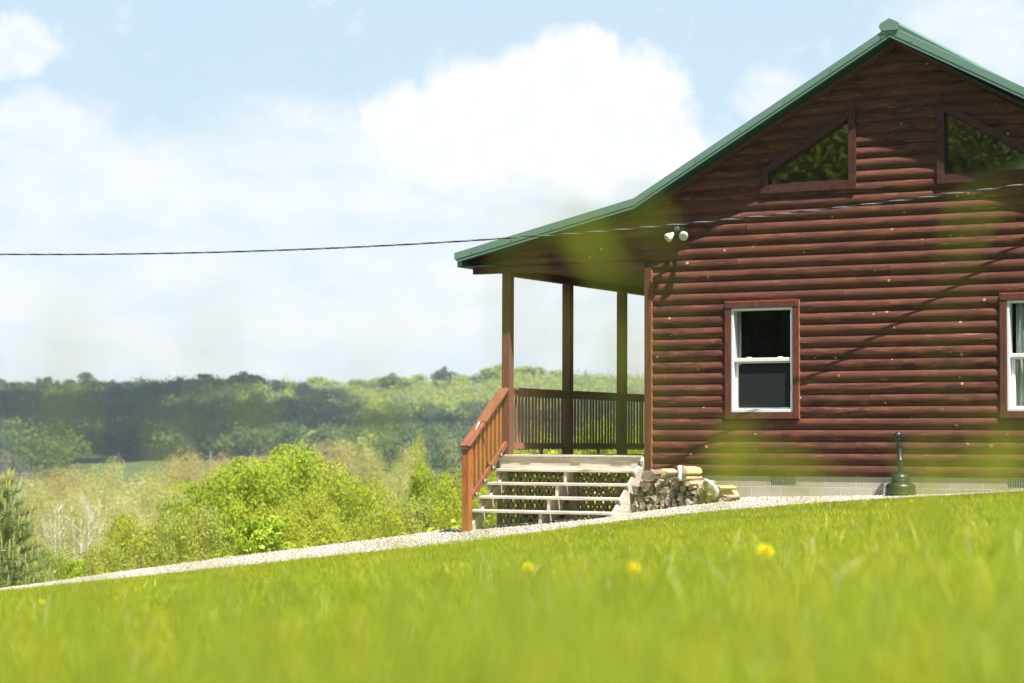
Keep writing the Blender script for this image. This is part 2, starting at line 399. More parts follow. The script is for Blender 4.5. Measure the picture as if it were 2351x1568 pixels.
M = dict(
    log=m_log(),
    trim=m_wood('stained_trim', (.095, .034, .024), (.165, .058, .042), (.055, .027, .024), .55, (45, 45, 5), .3),
    trimh=m_wood('stained_trim_flat', (.085, .032, .023), (.15, .054, .040), (.050, .026, .024), .55, (5, 45, 45), .3),
    trim_shaded=m_wood('shaded_gable_trim', (.062, .026, .020), (.105, .042, .032), (.040, .021, .019), .6, (30, 45, 30), .2),  # trim stain darkened so its colour carries the shade on the gable
    balus=m_wood('stained_railing', (.22, .095, .066), (.32, .140, .098), (.13, .062, .05), .55, (45, 45, 4), .3),
    lit_bead=m_flat('sunlit_orange_sealant', (.50, .15, .065), .6, .2),
    post=m_wood('stained_post', (.150, .060, .046), (.225, .092, .070), (.085, .045, .040), .55, (45, 45, 4), .3),
    rail=m_wood('orange_stain', (.18, .068, .036), (.29, .115, .060), (.11, .042, .026), .5, (40, 8, 8), .3, dk=.5),
    railv=m_wood('orange_stain_upright', (.28, .098, .030), (.42, .155, .050), (.17, .058, .022), .5, (40, 40, 5), .3, dk=.4),
    grey=m_wood('weathered_boards', (.50, .435, .345), (.72, .65, .55), (.36, .295, .215), .85, (5, 45, 45), .15, dk=.5),
    greyy=m_wood('weathered_planks', (.50, .435, .345), (.72, .65, .55), (.36, .295, .215), .85, (45, 5, 45), .15, dk=.5),
    lat=m_wood('weathered_lattice', (.23, .185, .135), (.36, .30, .225), (.14, .11, .08), .9, (20, 20, 20), .1),
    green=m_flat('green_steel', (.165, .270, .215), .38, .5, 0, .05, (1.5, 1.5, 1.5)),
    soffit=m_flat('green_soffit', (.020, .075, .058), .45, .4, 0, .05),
    ceil=m_wood('porch_ceiling', (.12, .06, .035), (.16, .08, .045), (.09, .045, .03), .7, (40, 4, 40)),
    block=m_block(),
    vinyl=m_flat('white_vinyl', (.80, .81, .80), .35, .5, 0, .03),
    glass=m_glass('window_glass', ref=.022), glass2=m_glass('gable_glass', ref=.058),
    screen=m_flat('insect_screen', (.022, .024, .027), .8, .1, 0, .15, (90, 90, 90)),
    curtain=m_flat('grey_curtain', (.58, .58, .56), .9, .1, 0, .12, (60, 60, 60)),
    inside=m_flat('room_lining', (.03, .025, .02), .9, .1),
    steel=m_flat('galvanised_vent', (.55, .58, .59), .4, .5, .3, .08),
    black=m_flat('dark_plastic', (.018, .026, .026), .38, .5, 0, .2),
    greendark=m_flat('dark_green_plastic', (.014, .023, .021), .36, .5, 0, .15),
    lampgrey=m_flat('grey_lamp_body', (.075, .095, .11), .45, .5, 0, .1),
    lampw=m_flat('white_lamp_shell', (.72, .68, .60), .35, .5, 0, .04),
    lens=m_flat('cream_lens', (.62, .58, .44), .25, .5, 0, .06, (25, 25, 25)),
    cable=m_flat('aluminium_cable', (.50, .53, .55), .35, .5, .8, .1), cableblk=m_flat('black_cable', (.02, .02, .022), .35, .5),
    block_brown=m_flat('brown_light_block', (.10, .055, .04), .5, .4),
    fire=m_wood('firewood_grey', (.30, .245, .175), (.47, .40, .30), (.16, .125, .085), .9, (28, 5, 28), .1, dk=.8),
    fireb=m_wood('firewood_bark', (.20, .15, .11), (.32, .25, .19), (.10, .075, .055), .95, (40, 6, 40), .1),
    firey=m_wood('firewood_fresh', (.50, .37, .19), (.70, .55, .33), (.38, .26, .12), .85, (30, 5, 30), .1, dk=.4),
    wrap=m_flat('clear_wrap', (.80, .80, .78), .18, .6, 0, .05),
    gravel=m_gravel(),
    gravelbed=m_ground('gravel_bed', (.26, .23, .19), (.44, .41, .36), 9.0),
    soil=m_ground('lawn_soil', (.05, .075, .018), (.09, .13, .025), 1.2),
    field=m_ground('field_ground', (.06, .085, .028), (.09, .12, .035), .05),
    grass=m_leaf('grass_blade', (.235, .295, .009), (.48, .53, .040), (.17, .26, .02), .5, 0.0, .012, True),
    tall=m_leaf('tall_grass', (.20, .25, .010), (.36, .39, .03), (.2, .3, .03), .5, 0.0, .03),
    yellow=m_leaf('dandelion_petals', (.95, .78, .01), (.98, .88, .03), (.95, .8, .01), .3, 0.0, .02),
    stem=m_leaf('flower_stem', (.14, .22, .03), (.2, .3, .05), (.2, .3, .05), .3, 0.0, .04),
    bark=m_bark('grey_brown_bark', (.11, .085, .06), (.22, .18, .135)),
    barkw=m_bark('pale_bark', (.60, .57, .50), (.84, .81, .75)),
    barkt=m_bark('tan_twigs', (.26, .205, .12), (.40, .32, .19)),
    barkg=m_bark('grey_twigs', (.24, .21, .19), (.36, .33, .31)),
    f_bright=m_leaf('bright_green_leaves', (.23, .32, .025), (.48, .57, .07), (.30, .40, .03), .52, .5, 0),
    f_yellow=m_leaf('yellow_green_leaves', (.27, .34, .022), (.50, .55, .07), (.40, .44, .06), .45, .5, 0),
    f_shrub=m_leaf('olive_green_leaves', (.29, .335, .045), (.50, .54, .13), (.40, .42, .10), .45, .5, 0),
    f_tan=m_leaf('tan_buds', (.46, .43, .13), (.68, .63, .28), (.50, .53, .14), .4, .5, 0),
    f_pink=m_leaf('apricot_buds', (.52, .40, .17), (.68, .53, .26), (.54, .49, .18), .4, .5, 0),
    f_big=m_leaf('broad_leaves', (.28, .42, .025), (.46, .60, .06), (.4, .5, .05), .4),
    needle=m_leaf('blue_green_needles', (.15, .225, .075), (.34, .42, .16), (.16, .22, .07), .4, .1, .03),
    candle=m_leaf('pale_candles', (.42, .42, .13), (.58, .56, .22), (.5, .5, .2), .2, 0),
    f_dark=m_leaf('shaded_wood_leaves', (.036, .084, .058), (.150, .200, .050), (.060, .070, .035), .3, .5, 0),  # dark species whose colour also carries the cloud shade on the hill
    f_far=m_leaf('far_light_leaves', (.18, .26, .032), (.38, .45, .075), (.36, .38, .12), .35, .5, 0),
    f_silver=m_leaf('silver_green_leaves', (.22, .26, .13), (.36, .40, .23), (.22, .26, .14), .35, .5, 0),
)

# ------------------------------------------------------------------ terrain
FH = np.array([math.sin(YAW), math.cos(YAW)]); RH = np.array([math.cos(YAW), -math.sin(YAW)])
I = np.interp


def Ye(X): return I(X, [-14, -9, -2, 0, 1.5, 2.6, 3.6, 5, 9], [-2.2, -2.4, -2.7, -2.4, -1.8, -1.3, -.85, -.55, -.4])
def Ze(X): return I(X, [-20, -10.29, -9, -8, -6.96, -5.06, -2.93, -1.18, -.22, .70, 1.34, 2.01, 2.97, 3.69, 4.45, 5.2, 6, 14], [-3.1, -1.899, -1.713, -1.608, -1.486, -1.258, -1.001, -.806, -.67, -.515, -.43, -.36, -.27, -.218, -.173, -.114, -.064, .4])-.035
def Yt(X): return I(X, [-14, -2.3, -.25, .35], [-.9, -.4, -.5, .02])
def Zt(X): return I(X, [-20, -11.77, -10.5, -9.5, -8.46, -6.54, -4.36, -2.57, -1.58, -.28, .3, .7, 1.3, 2.4, 3.5, 7, 14], [-3.2, -2.0, -1.82, -1.69, -1.535, -1.266, -.984, -.742, -.654, -.531, -.42, -.36, -.276, -.252, -.22, -.12, .3])-.02
def plane(X, Y): return -.809+.1*X+.0134*Y


def smooth(x): x = np.clip(x, 0, 1); return x*x*(3-2*x)


def zfar(v, u):
    z = I(v, [0, 45, 60, 90, 150, 250, 400, 520, 620, 700, 780, 860, 950, 1100, 1200, 1500, 4000], [-1, -5, -8.5, -14, -20, -22, -22, -17, -9, -5.8, -4.2, -1, 7, 20, 22.5, 18, 10])
    rise = 2.2*np.exp(-((u-20)/75.0)**2)-1.5*np.exp(-((u+70)/25.0)**2)+1.2*np.sin(u/31.0)
    return z+rise*smooth((v-820)/250)*1.6


def zg(X, Y):
    X = np.asarray(X, float); Y = np.asarray(Y, float)
    ye, ze, yt, zt = Ye(X), Ze(X), Yt(X), Zt(X)
    lawn = plane(X, Y)+(ze-plane(X, ye))*np.exp(-np.maximum(ye-Y, 0)/6.0)
    f = np.clip((Y-ye)/np.maximum(yt-ye, .05), 0, 1); path = ze+(zt-ze)*f
    dy = np.maximum(Y-yt, 0); fall = np.where(X < -2.3, .17, np.where(X < 8, .09, .03)); back = zt-fall*dy-.0012*dy*dy
    near = np.where(Y < ye, lawn, np.where(Y < yt, path, back))
    v = (X-CAM[0])*FH[0]+(Y-CAM[1])*FH[1]; u = (X-CAM[0])*RH[0]+(Y-CAM[1])*RH[1]
    b = smooth((v-36)/26.0)*smooth((Y-1)/6.0)
    # behind the camera and out to the sides the slope eases off
    side = smooth((np.hypot(X-2, Y+12)-30)/60.0)*(1-smooth((v-36)/26.0)); near = near*(1-side)+np.clip(near, -4, 2.5)*side
    return near*(1-b)+zfar(v, u)*b


def ground_sheet(name, xs, ys, mat, dz=0.0, mask=None):
    X, Y = np.meshgrid(xs, ys); Z = zg(X, Y)+dz; V = np.stack([X.ravel(), Y.ravel(), Z.ravel()], 1); nx, ny = len(xs), len(ys)
    i, j = np.meshgrid(np.arange(nx-1), np.arange(ny-1)); a = (j*nx+i).ravel(); F = np.stack([a, a+1, a+1+nx, a+nx], 1)
    if mask is not None:
        cx_ = V[F].mean(1); F = F[mask(cx_[:, 0], cx_[:, 1])]
    o = link(name, np_mesh(name, V, F, smooth=True), mat); o['kind'] = 'structure'; return o


def spaced(lo, hi, a, b, fine_, n):
    """fine steps from a to b, growing steps out to lo and hi"""
    mid = np.arange(a, b+1e-6, fine_); l = a-(a-lo)*np.linspace(0, 1, n)[1:]**3; h = b+(hi-b)*np.linspace(0, 1, n)[1:]**3
    return np.concatenate([l[::-1], mid, h])


gx = spaced(-2400, 1500, -14, 22, .5, 90); gy = spaced(-400, 2600, -30, 8, .5, 100)
ground_sheet('ground', gx, gy, [M['field']], -.03)
lx = np.arange(-16, 26, .3); ly = np.arange(-40, 1.0, .3)
ground_sheet('lawn', lx, ly, [M['soil']], .0, lambda x, y: y < Ye(x)+.35)
px_ = np.arange(-15, 9.01, .12); py_ = np.arange(-3.2, .21, .12)
gp = ground_sheet('gravel_path', px_, py_, [M['gravelbed']], .006, lambda x, y: (y > Ye(x)-.06) & (y < np.where(x < -2.3, Yt(x)+.2, .06)))


def at(px, v):
    """ground position seen in column px at depth v"""
    u = (px-1175)/4988.0*v; q = CAM[:2]+FH*v+RH*u; return float(q[0]), float(q[1])


def z_at(px, y, v): return CAM[2]+(1022+.0036*(px-1175)-y)/4988.0*v


# ------------------------------------------------------------------ the cabin
H = empty('log_cabin', (0, 0, 0)); tag(H, 'red-brown log cabin with a green metal roof and a side porch', 'cabin')
S = .1486; XR = 6.95; CXH = 3.475
APEX = 5.454; PM, PL = .5615, .2235
def roof_under(x):
    """height of the underside of the roof over the gable wall"""
    xm = x if x <= CXH else 2*CXH-x
    return 3.495+PM*(xm-0.0) if xm > 0 else 3.495+PL*xm
def roof_x_left(z):
    return (z-3.495)/PM if z > 3.495 else (z-3.495)/PL
def tri_left(z):
    """left edge of the left gable window opening at height z"""
    return max(1.70, 1.70+(z-3.955)/.574)


mb = MB(); NP = 11
def log_piece(k, fl, fr):
    z0 = k*S+.0012; z1 = (k+1)*S-.0008; vs = []; mb.cur = R.random(); bulge = .029*(1+.12*(R.random()-.5)); dz_ = R.uniform(-.002, .002)
    prof = [(.045, z0)]+[(-arc(2*t-1, bulge), z0+(z1-z0)*t) for t in np.linspace(0, 1, NP)]+[(.045, z1)]
    n = len(prof)
    for f in (fl, fr):
        for y, z in prof: vs.append((f(z), y, z+(dz_ if 0 < (z-z0) < (z1-z0)*.98 else 0)))
    fs = [[i, i+1, n+i+1, n+i] for i in range(n-1)]+[[n-1, 0, n, 2*n-1], list(range(n)), list(range(2*n-1, n-1, -1))]
    mb.add(vs, fs)


def arc(u, b):
    q = (.0743**2+b*b)/(2*b); return math.sqrt(max(q*q-(u*.0743)**2, 0))-(q-b)


def cst(v): return lambda z: v


def run(k, xl, xr):
    """one stretch of a course, broken by butt joints"""
    z = (k+.5)*S; x = xl(z); end = xr(z); cuts = []
    nxt = x+R.uniform(.6, 3.4)
    while nxt < end-.5: cuts.append(nxt); nxt += R.uniform(1.6, 3.8)
    fl = xl
    for c in cuts: log_piece(k, fl, cst(c-.0022)); fl = cst(c+.0022)
    log_piece(k, fl, xr)


for k in range(0, 37):
    z0, z1 = k*S, (k+1)*S
    left = cst(.06) if z1 <= 2.70 else (lambda z: max(roof_x_left(z+.05), -2.66)+.015)
    right = cst(XR-.06) if z1 <= 3.49 else (lambda z: min(2*CXH-roof_x_left(max(z, 3.495)+.05), XR)-.015)
    if left(z1) >= right(z1)-.05: continue
    if 5 <= k <= 14:
        segs = [(left, cst(1.175)), (cst(2.150), cst(4.800)), (cst(5.775), right)]
    elif k >= 25 and z0 < 4.66:
        zc = 4.65
        lo = lambda z: min(tri_left(z), 2.90)
        segs = [(left, lo), (cst(2.90), cst(4.05)), (lambda z: 2*CXH-min(tri_left(z), 2.90), right)]
    elif k == 18 or k == 19:
        segs = [(cst(.004), right)] if k == 18 else [(left, right)]
    else: segs = [(left, right)]
    for a_, b_ in segs: run(k, a_, b_)
mb.build('log_siding', M['log'], H, auto=35)

# other walls and the lining that keeps the rooms dark
mb = MB(); mb.box(0.02, .12, .05, 9.3, -.03, 3.5); mb.box(XR-.12, XR-.02, .05, 9.3, -.03, 3.5)
mb.prism([(.02, -.03), (XR-.02, -.03), (XR-.02, 3.45), (CXH, 5.40), (.02, 3.45)], 9.2, 9.3); mb.build('rear_wall', M['log'], H)
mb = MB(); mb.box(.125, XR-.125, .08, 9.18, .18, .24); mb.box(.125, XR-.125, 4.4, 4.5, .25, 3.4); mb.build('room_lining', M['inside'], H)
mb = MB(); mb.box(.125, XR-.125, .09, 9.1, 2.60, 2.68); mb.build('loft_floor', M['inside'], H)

# foundation of concrete blocks, with two vents
mb = MB()
for x0, x1 in ((0.02, 1.757), (2.113, 4.838), (5.195, XR-.02)): mb.box(x0, x1, .003, .20, -1.0, -.004)
mb.box(1.757, 2.113, .003, .20, -1.0, -.128); mb.box(4.838, 5.195, .003, .20, -1.0, -.128); mb.box(.02, .2, .2, 9.3, -1.6, -.004)
mb.build('foundation', M['block'], H)
for x0 in (1.757, 4.838):
    mb = MB(); x1 = x0+.356
    mb.box(x0, x0+.012, .008, .06, -.126, -.006); mb.box(x1-.012, x1, .008, .06, -.126, -.006); mb.box(x0+.012, x1-.012, .006, .06, -.127, -.117)
    for i in range(11):
        xx = x0+.03+i*(.296/10); mb.box(xx-.0075, xx+.0075, .018, .030, -.116, -.006)
    mb.box(x0+.163, x0+.193, .010, .018, -.074, -.052)
    vt = mb.build('foundation_vent', M['steel'], H)
    mb = MB(); mb.box(x0+.012, x1-.012, .062, .085, -.117, -.006); mb.build('vent_back', M['black'], vt)

# trims on the gable wall
mb = MB(); mb.box(0.0, .098, -.052, -.003, .004, 2.728, .003); mb.build('corner_board', M['trim'], H)
mb = MB(); mb.box(XR-.098, XR, -.052, -.003, .004, 3.46, .003); mb.build('corner_board', M['trim'], H)
mb = MB()
T = .072; fz = lambda x: roof_under(x)
def frieze(xa, xb):
    mb.add([(xa, -.050, fz(xa)-T), (xb, -.050, fz(xb)-T), (xb, -.050, fz(xb)-.004), (xa, -.050, fz(xa)-.004),
            (xa, -.002, fz(xa)-T), (xb, -.002, fz(xb)-T), (xb, -.002, fz(xb)-.004), (xa, -.002, fz(xa)-.004)],
           [(0, 1, 2, 3), (7, 6, 5, 4), (0, 4, 5, 1), (2, 6, 7, 3), (1, 5, 6, 2), (0, 3, 7, 4)])
for a_, b_ in ((-2.66, -.001), (.001, CXH-.001), (CXH+.001, 7.2)): frieze(a_, b_)
mb.build('frieze_board', M['trimh'], H)
mb = MB(); F_ = fz; fz = lambda x: F_(x)-T+.004; T0 = T; T = .010
for a_, b_ in ((-2.66, -.001), (.001, CXH-.001), (CXH+.001, 7.2)): frieze(a_, b_)
mb.v = [(x, y-.004, z) for x, y, z in mb.v]; fz = F_; T = T0
mb.box(.0985, .104, -.040, -.003, .01, 2.70); mb.box(1.150, 2.174, -.046, -.004, 2.2435, 2.250); mb.box(2.1725, 2.178, -.040, -.004, .73, 2.243); mb.box(4.775, 5.80, -.046, -.004, 2.2435, 2.250)
mb.build('sunlit_edge_bead', M['lit_bead'], H)  # caulk strips whose orange also paints in the sunlit trim edges
mb = MB(); mb.box(-2.63, -.003, -.040, .020, 2.737, 2.822, .003); mb.build('porch_beam', M['trimh'], H)

# roof: steel sheets with ribs, rake trims, soffits, ridge cap
def roof_top(x):
    xm = x if x <= CXH else 2*CXH-x
    return 3.634-.012+PM*(xm+.042) if xm > -.042 else 3.634-.012+.225*(xm+.042)
mb = MB(); pts = [-2.76, -.042, CXH, 2*CXH+.35]
for a_, b_ in zip(pts[:-1], pts[1:]):
    mb.add([(a_, -.285, roof_top(a_)), (b_, -.285, roof_top(b_)), (b_, 9.6, roof_top(b_)), (a_, 9.6, roof_top(a_)),
            (a_, -.285, roof_top(a_)-.02), (b_, -.285, roof_top(b_)-.02), (b_, 9.6, roof_top(b_)-.02), (a_, 9.6, roof_top(a_)-.02)],
           [(0, 1, 2, 3), (7, 6, 5, 4), (0, 4, 5, 1), (2, 6, 7, 3), (1, 5, 6, 2), (0, 3, 7, 4)])
    for i in range(43):
        y = -.24+i*.2286; hh = .019
        mb.add([(a_, y-.022, roof_top(a_)+.001), (b_, y-.022, roof_top(b_)+.001), (b_, y-.009, roof_top(b_)+hh), (a_, y-.009, roof_top(a_)+hh),
                (b_, y+.009, roof_top(b_)+hh), (a_, y+.009, roof_top(a_)+hh), (b_, y+.022, roof_top(b_)+.001), (a_, y+.022, roof_top(a_)+.001)],
               [(0, 1, 2, 3), (3, 2, 4, 5), (5, 4, 6, 7), (0, 3, 5, 7), (1, 6, 4, 2)])
roof = mb.build('roof', M['green'], H)
# rake trims: face, drip groove and lip
def strip(mb, xa, xb, top, zt_, zb_, y0, y1):
    mb.add([(xa, y0, top(xa)-zt_), (xb, y0, top(xb)-zt_), (xb, y0, top(xb)-zb_), (xa, y0, top(xa)-zb_),
            (xa, y1, top(xa)-zt_), (xb, y1, top(xb)-zt_), (xb, y1, top(xb)-zb_), (xa, y1, top(xa)-zb_)],
           [(3, 2, 1, 0), (4, 5, 6, 7), (0, 1, 5, 4), (2, 3, 7, 6), (1, 2, 6, 5), (0, 4, 7, 3)])
rk = lambda x: roof_top(x)+.012
for xa, xb in ((-2.774, -.043), (-.041, CXH+.012), (CXH+.015, 2*CXH+.36)):
    mb = MB()
    strip(mb, xa, xb, rk, .000, .094, -.302, -.285); strip(mb, xa+.02 if xa < -1 else xa, xb, rk, .095, .116, -.291, -.276); strip(mb, xa+.05 if xa < -1 else xa, xb, rk, .1165, .136, -.302, -.277)
    strip(mb, xa, xb, rk, -.004, .008, -.286, -.18)
    n_ = int((xb-xa)/.62)
    for i in range(n_):
        x = xa+.28+i*.62; mb.ring([(x, -.303, rk(x)-.055), (x, -.311, rk(x)-.055)], .0075, 6)
    mb.build('rake_trim', M['green'], roof)
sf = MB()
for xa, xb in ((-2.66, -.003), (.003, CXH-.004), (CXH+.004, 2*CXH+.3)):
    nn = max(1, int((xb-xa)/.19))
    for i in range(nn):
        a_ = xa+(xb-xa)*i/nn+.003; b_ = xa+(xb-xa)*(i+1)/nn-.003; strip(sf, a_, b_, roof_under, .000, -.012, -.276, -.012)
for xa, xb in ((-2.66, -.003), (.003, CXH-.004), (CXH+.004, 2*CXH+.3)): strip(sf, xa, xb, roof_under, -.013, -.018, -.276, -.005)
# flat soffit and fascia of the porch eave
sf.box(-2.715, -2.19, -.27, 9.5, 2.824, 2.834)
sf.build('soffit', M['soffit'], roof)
mb = MB(); mb.box(-2.735, -2.716, -.283, 9.5, 2.822, 2.965); mb.box(-2.715, -2.665, -.283, -.271, 2.835, 2.90); mb.build('eave_fascia', M['green'], roof)
# ridge cap
mb = MB(); cap = [(-.112, 5.548), (-.135, 5.600), (-.118, 5.640), (0, 5.700), (.118, 5.640), (.135, 5.600), (.112, 5.548)]
mb.prism([(CXH+.012+x, z) for x, z in cap], -.318, 9.6)
for dx_, dz_ in ((-.062, 5.553), (.03, 5.556), (-.062, 5.518), (.03, 5.520)): mb.ring([(CXH+dx_, -.318, dz_), (CXH+dx_, -.328, dz_)], .008, 6)
mb.build('ridge_cap', M['green'], roof)

# sash windows
def sash_window(x0):
    """x0 = left edge of the wooden surround"""
    W = empty('sash_window'); W.parent = H
    a = lambda x: x0+x
    mb = MB()
    mb.box(a(0), a(1.020), -.056, -.004, 2.163, 2.243, .003); mb.box(a(0), a(.082), -.050, -.004, .730, 2.161, .003)
    mb.box(a(.938), a(1.020), -.050, -.004, .730, 2.161, .003); mb.box(a(.084), a(.936), -.048, -.004, .730, .812, .003); mb.build('window_surround', M['trim'], W)
    mb = MB(); l, r_, b, t_ = a(.084), a(.934), .814, 2.160
    mb.box(l, l+.032, -.034, .10, b, t_, .004); mb.box(r_-.032, r_, -.034, .10, b, t_, .004); mb.box(l+.033, r_-.033, -.033, .10, t_-.032, t_, .004); mb.box(l+.033, r_-.033, -.036, .10, b, b+.036, .004)
    mb.build('window_frame', M['vinyl'], W)
    mb = MB(); mb.box(l+.012, r_-.014, -.020, .03, 1.466, 1.514, .004)
    mb.box(l+.20, l+.265, .0, .028, 1.515, 1.527, .003); mb.box(r_-.22, r_-.155, .0, .028, 1.515, 1.527, .003)
    up_ = mb.build('upper_sash', M['vinyl'], W)
    mb = MB(); mb.box(l+.033, r_-.033, .012, .016, 1.514, t_-.032); mb.build('pane', M['glass'], up_)
    mb = MB(); mb.box(l+.035, l+.082, .030, .08, b+.037, 1.465, .004); mb.box(r_-.058, r_-.034, .030, .08, b+.037, 1.465, .004); mb.box(l+.083, r_-.059, .031, .08, b+.037, b+.062, .004); mb.box(l+.083, r_-.059, .031, .08, 1.445, 1.465, .004)
    lo = mb.build('lower_sash', M['vinyl'], W)
    mb = MB(); mb.box(l+.083, r_-.059, .050, .054, b+.063, 1.444); mb.build('pane', M['glass'], lo)
    return W, l, r_


W1, l1, r1 = sash_window(1.152)
mb = MB(); mb.box(l1+.086, r1-.062, .018, .019, .878, 1.425); mb.build('insect_screen', M['screen'], W1)
W2, l2, r2_ = sash_window(4.777)
def curtain(W, x0, x1, y, z0, z1, folds):
    xs = np.linspace(x0, x1, folds*8); vs = []; fs = []
    for i, x in enumerate(xs):
        yy = y+.018*math.sin(2*math.pi*folds*(i/len(xs))+.4*math.sin(i*.7)); vs += [(x, yy, z0), (x, yy, z1)]
    fs = [[2*i, 2*i+2, 2*i+3, 2*i+1] for i in range(len(xs)-1)]
    mb = MB(); mb.add(vs, fs); o = mb.build('curtain', M['curtain'], W, smooth=True); sm = o.modifiers.new('thick', 'SOLIDIFY'); sm.thickness = .003
curtain(W1, l1+.0, l1+.080, .125, .80, 2.2, 3); curtain(W2, l2+.075, l2+.62, .125, .80, 2.2, 8)
mb = MB(); mb.box(l1+.010, l1+.032, .105, .16, .82, 2.15); mb.build('inner_casing', M['firey'], W1)

# trapezoid gable windows
def gable_window(mir):
    W = empty('gable_window'); W.parent = H
    q = (lambda x: 2*CXH-x) if mir else (lambda x: x)
    sl = .574; out = [(1.661, 3.632), (1.661, 3.943), (2.944, 4.679), (2.944, 3.632)]
    inn = [(1.760, 3.742), (1.760, 3.893), (2.848, 4.5175), (2.848, 3.742)]
    mb = MB(); P = lambda p: (q(p[0]), p[1])
    def board(poly, y0): mb.prism([P(p) for p in (poly if not mir else poly[::-1])], y0, -.004)
    board([(1.661, 3.632), (1.661, 3.943), (1.760, 3.9985), (1.760, 3.632)], -.056)
    board([(2.850, 3.632), (2.850, 4.624), (2.944, 4.679), (2.944, 3.632)][:2]+[(2.944, 4.574), (2.944, 3.632)], -.056)
    board([(1.762, 3.893), (1.762, 3.999), (2.944, 4.679), (2.944, 4.576)], -.058)
    board([(1.762, 3.632), (1.762, 3.742), (2.848, 3.742), (2.848, 3.632)], -.050)
    mb.build('window_surround', M['trim_shaded'], W)
    mb = MB()
    def fr(poly): mb.prism([P(p) for p in (poly if not mir else poly[::-1])], -.006, .06)
    fr([(1.764, 3.744), (1.764, 3.885), (1.779, 3.885), (1.779, 3.744)]); fr([(2.832, 3.744), (2.832, 4.49), (2.846, 4.50), (2.846, 3.744)]); fr([(1.781, 3.744), (1.781, 3.757), (2.830, 3.757), (2.830, 3.744)])
    fr([(1.781, 3.886), (1.781, 3.903), (2.830, 4.505), (2.830, 4.488)])
    mb.build('window_frame', M['trim_shaded'], W)
    mb = MB(); g_ = [(1.781, 3.758), (1.781, 3.885), (2.831, 4.487), (2.831, 3.758)]; mb.prism([P(p) for p in (g_ if not mir else g_[::-1])], .02, .024); mb.build('pane', M['glass2'], W)
gable_window(False); gable_window(True)

# twin flood lamp under the eave
L_ = empty('flood_lamp'); L_.parent = H; lx_, lz_ = .520, 3.215
mb = MB(); mb.ring([(lx_+.02, -.030, lz_-.012), (lx_+.02, -.060, lz_-.012)], .052, 24); mb.ring([(lx_+.02, -.060, lz_-.012), (lx_+.02, -.085, lz_-.012)], [.052, .030], 24)
mb.obox(lx_-.012, -.115, lz_+.005, (.034, .006, 0), (-.008, .042, 0), (0, 0, .026), .008)
mb.ring([(lx_-.012, -.11, lz_-.01), (lx_-.058, -.13, lz_-.055)], [.016, .020], 12); mb.ring([(lx_+.03, -.085, lz_-.03), (lx_+.085, -.115, lz_-.06)], [.016, .020], 12)
mb.build('lamp_base', M['lampgrey'], L_, auto=40)
def lamp_head(back, d_):
    d_ = np.array(d_, float); d_ /= np.linalg.norm(d_)
    a = np.cross(d_, (0, 0, 1)); a /= np.linalg.norm(a); b = np.cross(a, d_); Rm = np.stack([a, b, d_], 1)
    hd = MB(); hd.lathe([(0, 0), (.022, .0), (.026, .02), (.040, .045), (.056, .075), (.0585, .10), (.0585, .116), (.054, .118)], back, 28, Rm); o = hd.build('lamp_head', M['lampw'], L_, auto=40)
    ln = MB(); ln.lathe([(.0545, .1165), (.052, .121), (.03, .124), (.018, .122), (.012, .1235), (0, .1235)], back, 28, Rm); ln.build('lens', M['lens'], o, smooth=True)
lamp_head((lx_-.060, -.132, lz_-.052), (-.48, -.62, -.62)); lamp_head((lx_+.088, -.115, lz_-.060), (.30, -.86, -.40))

# ------------------------------------------------------------------ porch
PX0, PX1 = -2.188, -2.064
PY = [0.0, 1.785, 3.57, 5.36, 7.15, 9.0]
for y in PY:
    mb = MB(); mb.box(PX0, PX1, y, y+.124, -.02 if y > 0 else -.02, 2.735 if y == 0 else 2.705, .004); mb.build('porch_post', M['post'], H)
for y in PY[1:]:
    mb = MB(); mb.box(PX0+.01, PX1-.01, y+.01, y+.11, float(zg(-2.1, y))-.1, -.022); mb.build('pier', M['lat'], H)
mb = MB(); mb.box(PX0+.004, PX1-.004, .022, 9.1, 2.707, 2.822, .004); mb.build('side_beam', M['trim'], H)
mb = MB()
for i in range(15): mb.box(PX1+.004+i*.1365, PX1+.004+(i+1)*.1365-.003, .024, 9.1, 2.800, 2.818)
mb.build('porch_ceiling', M['ceil'], H)
# deck boards run back from the steps; their ends show
mb = MB(); nb = 15
for i in range(nb):
    a = -2.30+i*(2.29/nb); mb.cur = R.random(); mb.box(a+.002, a+2.29/nb-.002, -.035+R.uniform(-.006, .004), 9.1, .222+R.uniform(-.002, .001), .250+R.uniform(-.002, .002), .002)
mb.build('deck_boards', M['greyy'], H)
mb = MB(); mb.cur = .31; mb.box(-2.215, -.012, -.012, .028, .058, .219, .002); mb.build('rim_board', M['grey'], H)
mb = MB()
for y in PY[1:]: mb.box(-2.28, .0, y, y+.04, .03, .217)
mb.box(-2.29, -2.25, .03, 9.1, .03, .217); mb.build('deck_joists', M['lat'], H)

